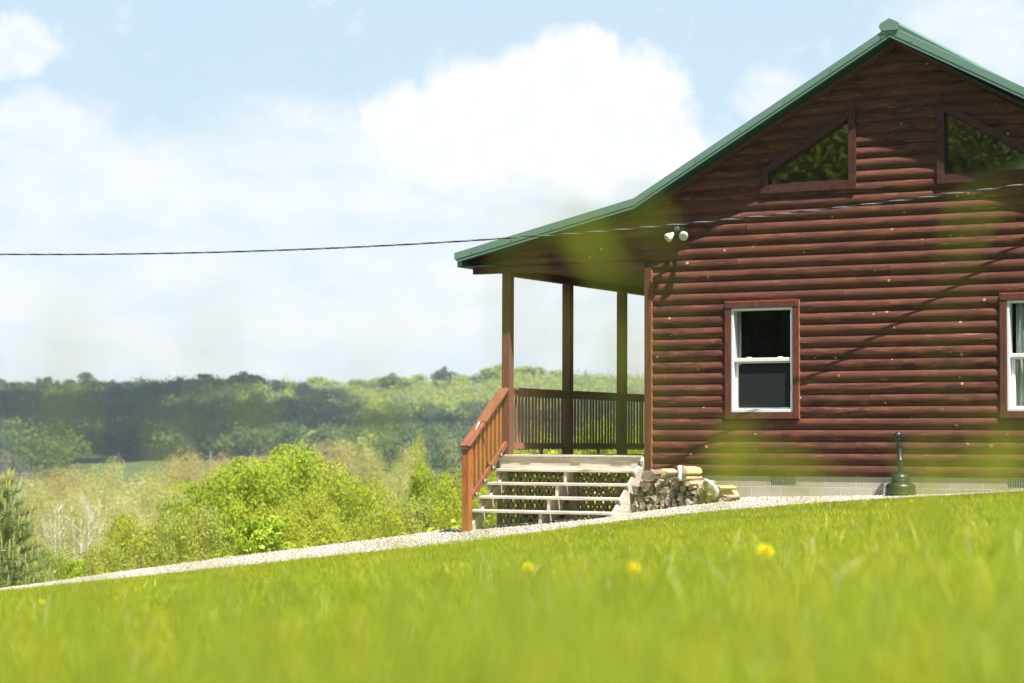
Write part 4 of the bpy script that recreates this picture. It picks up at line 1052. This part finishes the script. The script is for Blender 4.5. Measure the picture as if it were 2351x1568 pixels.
def crown_mesh(name, centres, rads, per, size, flat=.75, outward=(0, 0, 0), droop=0.0, aspect=.6, smooth=False):
    Cs, Ns, Ti = [], [], []
    for (c, r_) in zip(centres, rads):
        k = max(4, int(per*(r_/np.mean(rads))**2)); d_ = rng.normal(size=(k, 3)); d_ /= np.linalg.norm(d_, axis=1, keepdims=True); q = rng.uniform(.25, 1, k)[:, None]**.45
        P = np.array(c)+d_*q*r_*np.array([1, 1, flat]); Cs.append(P); nn = d_*.8+np.array([0, 0, .5])+rng.normal(scale=.55, size=(k, 3)); nn[:, 2] -= droop; Ns.append(nn); Ti.append(np.clip(rng.normal(.5, .2, k)+rng.normal(0, .16), 0, 1))
    C = np.concatenate(Cs); V, F = cards(C, np.concatenate(Ns), size, aspect); return np_mesh(name, V, F, np.concatenate(Ti), smooth)


def limbs_mesh(H_, r0, ends, start=.25, lean=0.0, sides=7):
    mb = MB(); top = np.array([lean, lean*.4, H_]); trunk = [np.array([0, 0, -.4])]+[top*t+np.array([R.uniform(-.02, .02)*H_*.3, R.uniform(-.02, .02)*H_*.3, 0]) for t in (.15, .35, .55, .75, .92)]; mb.ring(trunk, [r0*1.25, r0, r0*.85, r0*.65, r0*.42, r0*.16], sides)
    for e in ends:
        e = np.array(e); t = min(max(start, e[2]/H_-.28), .85); s = top*t; m1_ = s+(e-s)*.5+np.array([0, 0, .06*H_]); q = r0*(1-t)*.55+.01; mb.ring([s, m1_, e], [q, q*.6, q*.18], 5)
    return mb


def broad_tree(name, H_, W_, n_cl, cl, per, size, leaf, bark, base=.22, shape=1.0, flat=.75, droop=0, r0=None, aspect=.6):
    """trunk, limbs and a crown of many leaf clumps"""
    cs, rs = [], []
    for i in range(n_cl):
        z = R.random()**.8; a = R.uniform(0, 6.283); env = max(math.sin(math.pi*min(.97, .08+.90*z**1.7)), .12)**.55; rr = (W_/2-cl*.5)*env*math.sqrt(R.uniform(.15, 1)); cs.append((rr*math.cos(a), rr*math.sin(a), H_*base+(H_*(1-base)-cl*.6)*z)); rs.append(cl*R.uniform(.6, 1.25))
    T = empty(name, (0, 0, 0)); mbt = limbs_mesh(H_*.86, r0 or H_*.016, R.sample(cs, min(len(cs), 16)), base); tr = mbt.build('trunk', bark, T, smooth=True); me_ = crown_mesh('crown', cs, rs, per, size, flat, droop=droop, aspect=aspect); cr = link('crown', me_, leaf, T)
    co = np.zeros(len(me_.vertices)*3, np.float32); me_.vertices.foreach_get('co', co); return T, float(np.percentile(co[2::3], 99.6))


def budding_tree(name, H_, W_, bud, bark, n_limb=11, buds=2600, size=.10, base=.25, r0=None, spread=1.0, twigs=1.0, fill=.75, phmin=.12):
    """open spring tree: many rising twigs with small buds on them"""
    T = empty(name, (0, 0, 0)); mb = MB(); r0 = r0 or H_*.011; mb.ring([(0, 0, -.4), (.02, 0, H_*.3), (-.05, .03, H_*.6), (.0, 0, H_*.92)], [r0*1.2, r0, r0*.6, r0*.15], 7); tips = []; tw = []
    for i in range(n_limb):
        z0 = H_*(base*.8+(.60-base*.8)*R.random()); a = i*2.4+R.uniform(-.4, .4); ph = R.uniform(phmin, 1.5); p0 = np.array([0, 0, z0]); d_ = np.array([math.cos(a), math.sin(a), 0]); L = W_/2
        p2 = d_*L*math.cos(ph)*R.uniform(.8, 1.0)+np.array([0, 0, H_*(.52+.46*math.sin(ph)*R.uniform(.88, 1.0))]); p2[2] = max(p2[2], z0+.3); p1 = p0*.45+p2*.55+d_*L*.10-np.array([0, 0, .03*H_]); q = r0*.5*(1-z0/H_)+.012; mb.ring([p0, p1, p2], [q, q*.6, q*.15], 5)
        for j in range(int(9*twigs)):
            t = R.uniform(.35, 1); s = p0+(p1-p0)*t*2 if t < .5 else p1+(p2-p1)*(t-.5)*2; dd = d_*R.uniform(-.2, .9)+np.array([R.uniform(-.7, .7), R.uniform(-.7, .7), R.uniform(.0, 1.0)]); dd /= np.linalg.norm(dd); l = L*R.uniform(.25, .55); e = s+dd*l; tw.append((s, e)); tips.append((s, e))
            for k in range(3):
                t2 = R.uniform(.3, .9); s2 = s+(e-s)*t2; d2 = dd+np.array([R.uniform(-.8, .8), R.uniform(-.8, .8), R.uniform(-.2, .6)]); d2 /= np.linalg.norm(d2); tips.append((s2, s2+d2*l*.55))
    for s, e in tw: mb.ring([s, e], [.011+H_*.0003, .004], 3, False)
    vs = MB()
    for s, e in tips: mb.ring([s, e], [.007, .003], 3, False)
    mb.build('trunk', bark, T)
    k = buds; idx = rng.integers(0, len(tips), k); A = np.array([t_[0] for t_ in tips])[idx]; B = np.array([t_[1] for t_ in tips])[idx]; f = rng.uniform(.2, 1.05, k)[:, None]; C = A+(B-A)*f+rng.normal(scale=size*.6, size=(k, 3))
    k2 = int(k*fill); d2 = rng.normal(size=(k2, 3)); d2 /= np.linalg.norm(d2, axis=1, keepdims=True); lob = 1+.10*np.sin(5*np.arctan2(d2[:, 1], d2[:, 0])+3*d2[:, 2])+.07*np.sin(9*np.arctan2(d2[:, 1], d2[:, 0])+1)*np.cos(7*d2[:, 2]); q2 = (rng.uniform(.35, 1, k2)**.4*lob)[:, None]
    C2 = np.array([0, 0, H_*.55])+d2*q2*np.array([W_*.46, W_*.46, H_*.41]); keep_ = np.sin(C2[:, 0]*4.1)+np.sin(C2[:, 1]*3.7+1)+np.sin(C2[:, 2]*2.3+C2[:, 0])+rng.normal(0, .8, k2) > -.5; C = np.concatenate([C[:int(k*.6)], C2[keep_]]); k = len(C)
    V, F = cards(C, rng.normal(size=(k, 3))+np.array([0, 0, .4]), size, .45); link('crown', np_mesh('crown', V, F, np.clip(rng.normal(.5, .25, k), 0, 1)), bud, T); return T, H_


def pine_tree(name, H_, W_):
    T = empty(name, (0, 0, 0)); mb = MB(); mb.ring([(0, 0, -.4), (0, 0, H_*.5), (0, 0, H_*.98)], [H_*.018, H_*.011, .015], 8); Cs, Ds = [], []
    n_w = int(H_/.34)
    for i in range(n_w):
        z = H_*(.06+.90*i/n_w); L = (W_/2)*(1-(z/H_))**.6*R.uniform(.85, 1.1)+.12
        for j in range(7):
            a = i*1.1+j*6.283/7+R.uniform(-.25, .25); d_ = np.array([math.cos(a), math.sin(a), 0]); e = np.array([0, 0, z])+d_*L+np.array([0, 0, L*.34]); s = np.array([0, 0, z]); mb.ring([s, s+(e-s)*.55+np.array([0, 0, -.03*L]), e], [.022, .014, .006], 4, False)
            for k in range(7):
                t = .25+.75*k/6; p = s+(e-s)*t; o_ = np.cross(d_, (0, 0, 1))
                for sd_ in ((0,) if k == 6 else (-1, 0, 1)):
                    l2 = .34*L*(1.1-t); q = p+o_*sd_*l2+d_*abs(sd_)*l2*.6+np.array([0, 0, abs(sd_)*l2*.25]); Cs.append(q); dd = d_*.6+o_*sd_*.5+np.array([0, 0, .75]); Ds.append(dd/np.linalg.norm(dd))
                    if sd_: mb.ring([p, q], [.007, .004], 3, False)
    mb.build('trunk', M['bark'], T); C = np.array(Cs); D = np.array(Ds); k = 30; n = len(C); C2 = np.repeat(C, k, 0); D2 = np.repeat(D, k, 0); r_ = D2*rng.uniform(-.1, 1, (n*k, 1))+rng.normal(scale=.62, size=(n*k, 3)); r_ /= np.linalg.norm(r_, axis=1, keepdims=True); ln = rng.uniform(.12, .23, (n*k, 1)); st = C2-D2*rng.uniform(-.02, .12, (n*k, 1)); sd_ = np.cross(r_, rng.normal(size=(n*k, 3))); sd_ /= np.linalg.norm(sd_, axis=1, keepdims=True); wv = sd_*.0065
    V = np.stack([st-wv, st+wv, st+r_*ln+wv*.4, st+r_*ln-wv*.4], 1).reshape(-1, 3); link('needles', np_mesh('needles', V, np.arange(4*n*k).reshape(-1, 4), np.clip(rng.normal(.5, .25, n*k), 0, 1)), M['needle'], T)
    # upright pale spring candles on the shoot tips
    mbc = MB()
    for c, d_ in zip(Cs, Ds):
        if R.random() < .5:
            u_ = np.array([d_[0]*.25, d_[1]*.25, 1]); u_ /= np.linalg.norm(u_); l = R.uniform(.14, .28)*(1.3 if c[2] > H_*.5 else 1); mbc.cur = R.random(); mbc.ring([c, c+u_*l*.6, c+u_*l], [.020, .024, .010], 5)
            for s_ in range(2):
                q = c+np.array([R.uniform(-.03, .03), R.uniform(-.03, .03), 0]); mbc.ring([q, q+u_*l*.6], [.012, .005], 4)
    mbc.build('candles', M['candle'], T); return T, H_


R.seed(21); rng = np.random.default_rng(5)
PROTO = {}
used = {}


def copy_tree(src, loc, rz, s, label, cat, group):
    if src.name not in used: used[src.name] = 1; r_ = src
    else:
        r_ = src.copy(); col.objects.link(r_)
        for ch in src.children: c = ch.copy(); col.objects.link(c); c.parent = r_
    r_.location = loc; r_.rotation_euler = (0, 0, rz); r_.scale = (s[0], s[0], s[1]) if isinstance(s, tuple) else (s, s, s)
    tag(r_, label, cat, group); return r_


def plant(kind, px, ytop, v, label, cat='tree', group=None, wpx=None, sink=.2):
    src, h = PROTO[kind][0], PROTO[kind][1]; X, Y = at(px, v); g = float(zg(X, Y))-sink; need = z_at(px, ytop, v)-g; sv = need/h
    sh = sv if wpx is None else (wpx/4988.0*v)/PROTO[kind][2]
    return copy_tree(src, (X, Y, g), R.uniform(0, 6.28), (sh, sv), label, cat, group)


def proto(key, res, w_): PROTO[key] = (res[0], res[1], w_)


proto('pine', pine_tree('pine_tree', 5.6, 5.2), 5.2)
proto('maple', broad_tree('broadleaf_tree', 10, 7, 115, .85, 300, .155, M['f_bright'], M['bark'], .10), 7)
proto('yellow', broad_tree('yellow_green_tree', 10, 7, 105, .80, 260, .13, M['f_yellow'], M['bark'], .10), 7)
proto('shrub', broad_tree('leafy_shrub', 6, 5.5, 75, .65, 140, .13, M['f_shrub'], M['bark'], .06), 5.5)
proto('shruby', broad_tree('leafy_shrub', 6, 5.5, 78, .62, 140, .12, M['f_yellow'], M['bark'], .06), 5.5)
proto('tan', broad_tree('budding_tree', 12, 9, 165, .95, 250, .095, M['f_tan'], M['barkt'], .10, aspect=.45), 9)
proto('pink', broad_tree('budding_tree', 12, 9, 155, .95, 240, .10, M['f_pink'], M['barkt'], .12, aspect=.45), 9)
proto('birch', budding_tree('white_barked_tree', 12, 5, M['f_tan'], M['barkw'], 12, 2200, .12, .42, r0=.12, fill=.35, phmin=.85), 5)
proto('bare', budding_tree('bare_tree', 14, 10, M['barkg'], M['barkg'], 18, 500, .05, .2, twigs=2.2, fill=0.0), 10)
proto('silver', broad_tree('silvery_tree', 12, 6, 60, .9, 140, .22, M['f_silver'], M['bark'], .1), 6)
proto('sapling', broad_tree('broad_leaved_sapling', 3.0, 2.4, 22, .32, 70, .17, M['f_big'], M['bark'], .22, .9, droop=.5, aspect=.75, r0=.03), 2.4)

MIDG = 'trees on the slope below the cabin'
BG = 'budding trees on the slope below the cabin'
plant('pine', -30, 1078, 42, 'dark pine with pale upright candles at the left edge of the photo', 'pine tree', wpx=430, sink=.3)
for kind, px, y, v, wpx, lb in (
    ('maple', 545, 1064, 60, 400, 'bright green leafy tree standing in front of the budding trees'),
    ('maple', 655, 1036, 63, 360, 'tallest bright green tree, rising behind the yellow-green ones'),
    ('yellow', 795, 1078, 57, 330, 'fluffy yellow-green tree between the bright green tree and the steps'),
    ('yellow', 700, 1135, 54, 250, 'low yellow-green tree in front of the tall bright green tree'),
    ('shruby', 560, 1150, 54, 300, 'round yellow-green tree in front of the bright green leafy tree'),
    ('maple', 990, 1080, 70, 200, 'green tree just left of the stair newel post'),
    ('yellow', 1080, 1060, 68, 260, 'yellow-green tree behind the orange stair balusters'),
    ('silver', 1022, 1006, 125, 110, 'pale silvery tree rising behind the trees left of the steps'),
    ('yellow', 955, 1012, 135, 110, 'small light green treetop left of the silvery tree'),
    ('maple', 1165, 1045, 80, 260, 'green tree seen past the foot of the front porch post'),
    ('yellow', 1270, 1010, 86, 300, 'yellow-green tree behind the first bay of the porch railing'),
    ('maple', 1390, 980, 95, 280, 'bright tree behind the second bay of the porch railing'),
    ('yellow', 1480, 965, 92, 260, 'yellow tree behind the third bay of the porch railing'),
    ('yellow', 1580, 950, 90, 260, 'yellow tree hidden in part by the cabin corner'),
    ('shruby', 1330, 1058, 66, 420, 'broad shrub mass below the porch railing')):
    plant(kind, px, y, v, lb, 'tree', MIDG, wpx)
for kind, px, y, v, wpx, lb in (
    ('tan', 85, 1098, 92, 230, 'tan budding tree just right of the pine'),
    ('pink', 160, 1076, 100, 220, 'apricot tinted budding tree right of the pine with a rounded top'),
    ('tan', 245, 1062, 106, 240, 'tan budding tree at the left end of the grey-green field'),
    ('tan', 335, 1082, 98, 240, 'tan budding tree below the grey-green field'),
    ('pink', 425, 1042, 114, 220, 'apricot budding tree at the right end of the grey-green field'),
    ('pink', 500, 1052, 118, 200, 'apricot budding tree behind the bright green leafy tree'),
    ('tan', 290, 1140, 84, 260, 'tan budding tree standing low in front of the grey-green field'),
    ('tan', 400, 1125, 86, 250, 'pale tan budding tree left of the bright green leafy tree'),
    ('tan', 190, 1135, 88, 240, 'tan budding tree behind the two white-barked trees'),
    ('pink', 765, 1014, 124, 200, 'tall apricot budding tree behind the fluffy yellow-green tree'),
    ('tan', 855, 1028, 118, 200, 'tan budding tree right of the tall apricot one'),
    ('tan', 935, 1026, 110, 210, 'wispy tan tree left of the silvery tree'),
    ('tan', 915, 1085, 80, 240, 'pale wispy tree between the yellow-green tree and the steps'),
    ('tan', 20, 1125, 96, 230, 'tan budding tree partly behind the pine'),
    ('pink', 600, 1048, 126, 200, 'apricot budding tree between the two bright green trees'),
    ('tan', 1190, 1008, 122, 200, 'tan tree behind the front porch post')):
    plant(kind, px, y, v, lb, 'tree', BG, wpx)
plant('birch', 132, 1135, 55, 'pale white-barked tree nearest the pine', 'tree', 'white-barked trees on the slope', 120)
plant('birch', 207, 1125, 56, 'white-barked tree with a forked trunk right of the other white trunk', 'tree', 'white-barked trees on the slope', 130)
for px, y, v, wpx, kind, lb in ((310, 1185, 54, 230, 'shruby', 'yellow-green shrub right of the white-barked trees'), (400, 1180, 51, 220, 'shrub', 'olive shrub above the gravel left of the broad-leaved sapling'), (480, 1165, 52, 220, 'shrub', 'olive shrub below the bright green leafy tree'),
                         (240, 1245, 48, 190, 'shrub', 'low olive shrub above the left end of the gravel'), (640, 1185, 48, 230, 'shruby', 'yellow-green shrub behind the broad-leaved sapling'), (760, 1185, 47, 220, 'shruby', 'yellow shrub above the gravel right of the sapling'),
                         (870, 1170, 48, 220, 'shruby', 'wide yellow-green shrub above the gravel in the middle'), (960, 1150, 49, 200, 'shrub', 'shrub above the gravel left of the newel post'), (1060, 1130, 49, 200, 'shruby', 'yellow-green shrub seen under the stair rail'), (130, 1255, 48, 190, 'shrub', 'small grey-green shrub at the right foot of the pine'),
                         (1150, 1110, 53, 220, 'shruby', 'yellow-green shrub seen between the stair treads')):
    plant(kind, px, y, v, lb, 'shrub', 'shrubs along the slope above the valley', wpx)
plant('sapling', 622, 1184, 37, 'broad-leaved sapling with drooping leaves right above the gravel', 'sapling', 'saplings by the gravel', 185, .1)
plant('sapling', 545, 1212, 37, 'smaller broad-leaved sapling left of the drooping one', 'sapling', 'saplings by the gravel', 105, .1)
plant('sapling', 185, 1284, 36, 'little bright green sapling at the left end of the gravel', 'sapling', 'saplings by the gravel', 80, .1)
plant('bare', 22, 1030, 400, 'bare grey tree below the dark wood above the white shed', 'tree', 'bare grey trees by the white shed', 90)
plant('bare', 66, 1056, 390, 'smaller bare grey tree right of the taller bare one', 'tree', 'bare grey trees by the white shed', 90)
plant('bare', 1474, 862, 150, 'thin leafless treetop beside the cabin corner', 'tree', None, 70)

# small white shed in the valley
v = 380; X, Y = at(34, v); g = z_at(34, 1138, v); HS = empty('valley_shed', (X, Y, g-3)); tag(HS, 'tiny white shed with a grey gable roof half hidden behind the pine', 'shed')
mb = MB(); mb.box(X-1.5, X+1.5, Y-2, Y+2, float(zg(X, Y))-.5, g); mb.prism([(X-1.5, g), (X+1.5, g), (X, g+1.15)], Y-1.98, Y+1.98); mb.build('wall', M['steel'], HS)
mb = MB()
for q in (-1, 1): mb.add([(X+q*1.75, Y-2.2, g-.12), (X, Y-2.2, g+1.28), (X, Y+2.2, g+1.28), (X+q*1.75, Y+2.2, g-.12), (X+q*1.75, Y-2.2, g-.22), (X, Y-2.2, g+1.18), (X, Y+2.2, g+1.18), (X+q*1.75, Y+2.2, g-.22)], [(0, 1, 2, 3), (7, 6, 5, 4), (0, 4, 5, 1), (2, 6, 7, 3), (1, 5, 6, 2), (0, 3, 7, 4)])
mb.build('roof', M['steel'], HS)
# pole in the field
v = 300; X, Y = at(485, v); g = float(zg(X, Y)); PO = empty('utility_pole', (X, Y, g)); tag(PO, 'thin grey utility pole among the apricot budding trees', 'pole'); zt_ = z_at(485, 1036, v); mb = MB(); mb.ring([(X, Y, g-.3), (X, Y, zt_)], [.16, .12], 8); mb.build('pole', M['barkg'], PO); mb = MB(); mb.box(X-.9, X+.9, Y-.06, Y+.06, zt_-.8, zt_-.66); mb.build('crossarm', M['barkg'], PO)

# ------------------------------------------------------------------ the wooded hill across the valley


def hill_tree(name, H_, W_, n_cl, cl, per, size, leaf):
    return broad_tree(name, H_, W_, n_cl, cl, per, size, leaf, M['bark'], .16, .85)


proto('fdark', hill_tree('hill_tree', 13, 10.5, 34, 1.9, 46, 1.05, M['f_dark']), 10.5)
proto('fdark2', hill_tree('hill_tree', 13, 9, 30, 1.8, 46, 1.0, M['f_dark']), 9)
proto('flight', hill_tree('hill_tree', 13, 10, 34, 1.9, 46, 1.05, M['f_far']), 10)
proto('flight2', hill_tree('hill_tree', 13, 9.5, 32, 1.7, 46, 1.0, M['f_far']), 9.5)
proto('fsilver', hill_tree('hill_tree', 13, 9, 30, 1.8, 40, .95, M['f_silver']), 9)
def ridge_y(px): return I(px, [-200, 0, 60, 170, 250, 380, 460, 560, 640, 720, 800, 890, 960, 1020, 1120, 1200, 1300, 1400, 1480, 1600, 2600], [885, 880, 886, 868, 872, 876, 870, 872, 884, 876, 872, 858, 870, 858, 850, 852, 872, 872, 890, 895, 890])
px = -60.0; i = 0
while px < 1560:
    v = R.uniform(1120, 1190); dark = px < 640+R.uniform(-60, 60); kind = R.choice(['fdark', 'fdark2']) if dark else R.choice(['flight', 'flight2', 'flight', 'fsilver', 'fdark'])  # left skyline trees take the shade-darkened leaf colour
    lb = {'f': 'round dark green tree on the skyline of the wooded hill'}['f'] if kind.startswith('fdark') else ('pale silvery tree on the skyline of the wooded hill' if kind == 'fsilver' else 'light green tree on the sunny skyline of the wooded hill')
    plant(kind, px, ridge_y(px)+R.uniform(-18, 14), v, lb, 'tree', 'skyline trees on the wooded hill', R.uniform(52, 105)); px += R.uniform(20, 40); i += 1


def wood(name, spec, leaf, H_, W_, size, n_cl=26, k=15):
    """many crowns in one mesh: a far wood that reads as one mass"""
    Cs, Ns, Ti = [], [], []
    for (X, Y, g, s, tint) in spec:
        d_ = rng.normal(size=(n_cl, 3)); d_ /= np.linalg.norm(d_, axis=1, keepdims=True); d_[:, 2] = np.abs(d_[:, 2])*1.0-.25; q = rng.uniform(.45, 1, n_cl)[:, None]; cc = d_*q*np.array([W_/2*.8, W_/2*.8, H_*.42])*s+np.array([X, Y, g+H_*.5*s])
        P = np.repeat(cc, k, 0)+rng.normal(scale=W_*.10*s, size=(n_cl*k, 3)); Cs.append(P); Ns.append(np.repeat(d_, k, 0)+np.array([0, 0, .35])+rng.normal(scale=.45, size=(n_cl*k, 3))); Ti.append(np.clip(tint+np.repeat(rng.normal(0, .14, n_cl), k)+rng.normal(0, .15, n_cl*k), 0, 1))
    C = np.concatenate(Cs); V, F = cards(C, np.concatenate(Ns), size, .7); o = link(name, np_mesh(name, V, F, np.concatenate(Ti)), leaf); o['kind'] = 'stuff'; return o


spec = {'d': [], 'l': [], 's': []}
sp_ = 10.0
for v in np.arange(600, 1160, sp_):
    for u in np.arange(-.30*v, .14*v, sp_):
        v2, u2_ = v+R.uniform(-3.5, 3.5), u+R.uniform(-3.5, 3.5); pxx = 1175+u2_/v2*4988
        if v2 < 725 and (pxx > 250-(800-v2)*.5 and pxx < 560+(800-v2)*.6): continue
        X = CAM[0]+FH[0]*v2+RH[0]*u2_; Y = CAM[1]+FH[1]*v2+RH[1]*u2_; g = float(zg(X, Y))-.5
        lit = pxx > 600+R.uniform(-60, 60) and v2 > 985+R.uniform(-25, 25)-max(0, pxx-640)*.05  # leaf colour chosen by where sun and cloud shade fall
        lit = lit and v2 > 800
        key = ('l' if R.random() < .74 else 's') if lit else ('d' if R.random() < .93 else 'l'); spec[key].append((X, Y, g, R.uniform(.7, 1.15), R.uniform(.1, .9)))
wood('shaded_woodland', spec['d'], M['f_dark'], 14, 12.5, 1.25, 26, 12); wood('sunny_woodland', spec['l'], M['f_far'], 14, 12.5, 1.2, 26, 12); wood('silver_woodland', spec['s'], M['f_silver'], 14, 12, 1.2, 26, 12)
# lower trees that close the valley floor between the single trees
spec = []; spec2 = []; spec3 = []
for _ in range(420):
    v = R.uniform(150, 420); u = R.uniform(-.30, .13)*v; X = CAM[0]+FH[0]*v+RH[0]*u; Y = CAM[1]+FH[1]*v+RH[1]*u; g = float(zg(X, Y))-.5; pxx = 1175+u/v*4988
    if pxx < 90: continue
    top = z_at(pxx, 1056+R.uniform(0, 45), v); s = (top-g)/14
    if s > .3: (spec if R.random() < .6 else spec2).append((X, Y, g, s, R.uniform(.1, .9)))
wood('valley_woodland', spec, M['f_tan'], 14, 10, .6); wood('valley_thicket', spec2, M['f_shrub'], 14, 10, .6)
for _ in range(330):
    v = R.uniform(43, 120); u = R.uniform(-.27, .10)*v; X = CAM[0]+FH[0]*v+RH[0]*u; Y = CAM[1]+FH[1]*v+RH[1]*u; g = float(zg(X, Y))-.3; pxx = 1175+u/v*4988; line_ = I(pxx, [-200, 0, 250, 500, 800, 1080, 1250, 1480], [1340, 1330, 1310, 1270, 1230, 1190, 1120, 1080])
    top = z_at(pxx, line_-R.uniform(0, 45)-(v-43)*.6, v); s = (top-g)/5.5
    if s > .15: spec3.append((X, Y, g, s, R.uniform(.1, .9)))
wood('slope_undergrowth', spec3[::2], M['f_shrub'], 5.5, 4.5, .20, 26, 18); wood('slope_thicket', spec3[1::2], M['f_yellow'], 5.5, 4.5, .18, 26, 18)
# woodland behind the lens, seen only as the reflection in the cabin windows
spec = []
for _ in range(170):
    X = R.uniform(-80, 12); Y = R.uniform(-95, -52); spec.append((X, Y, float(zg(X, Y))-.5, R.uniform(1.2, 1.9), R.uniform(.1, .8)))
wood('rear_woodland', spec, M['f_shrub'], 15, 10, .38, 60, 64)

# out-of-view clouds added to cast shade over the dark part of the hill
def cloud(name, cx_, cy_, cz_, rx_, ry_, rz2, n):
    mb = MB()
    for i in range(n):
        a = R.uniform(0, 6.283); q = math.sqrt(R.random()); e1, e2 = rx_*q*math.cos(a), ry_*q*math.sin(a); c = np.array([cx_+RH[0]*e1+FH[0]*e2, cy_+RH[1]*e1+FH[1]*e2, cz_+R.uniform(0, rz2)*(1-q*.6)]); r_ = min(rx_, ry_)*R.uniform(.22, .4)*(1.15-.5*q); prof = [(r_*math.sin(t), r_*.55*math.cos(t)) for t in np.linspace(math.pi, 0, 9)]; mb.lathe(prof, c, 14)
    o = mb.build(name, M['cloud'], smooth=True); o['kind'] = 'structure'; return o
m_, t_, out_ = mat_new('cloud'); d_ = t_.n('ShaderNodeBsdfDiffuse'); d_.inputs[0].default_value = (.85, .87, .9, 1); t_.l(d_.outputs[0], out_.inputs['Surface']); M['cloud'] = m_
def over(px, v, h):
    X, Y = at(px, v); k = h/SUN[2]; return X+SUN[0]*k, Y+SUN[1]*k, h
for px, v, a_, b_ in ((230, 930, 95, 260), (860, 850, 75, 55)):
    cx_, cy_, cz_ = over(px, v, 650); cloud('cloud', cx_, cy_, cz_, a_, b_, 50, 60)

# thin haze over the whole valley
HAZE = 0.0002
if HAZE > 0:
    mb = MB(); mb.box(-2600, 1700, -600, 2800, -60, 48); hz = mb.build('haze', None); hz['kind'] = 'stuff'
    m_, t_, out_ = mat_new('haze'); pv = t_.n('ShaderNodeVolumePrincipled'); pv.inputs['Color'].default_value = (.80, .91, 1.0, 1); pv.inputs['Density'].default_value = HAZE; pv.inputs['Anisotropy'].default_value = .2; t_.l(pv.outputs[0], out_.inputs['Volume']); hz.data.materials.append(m_)
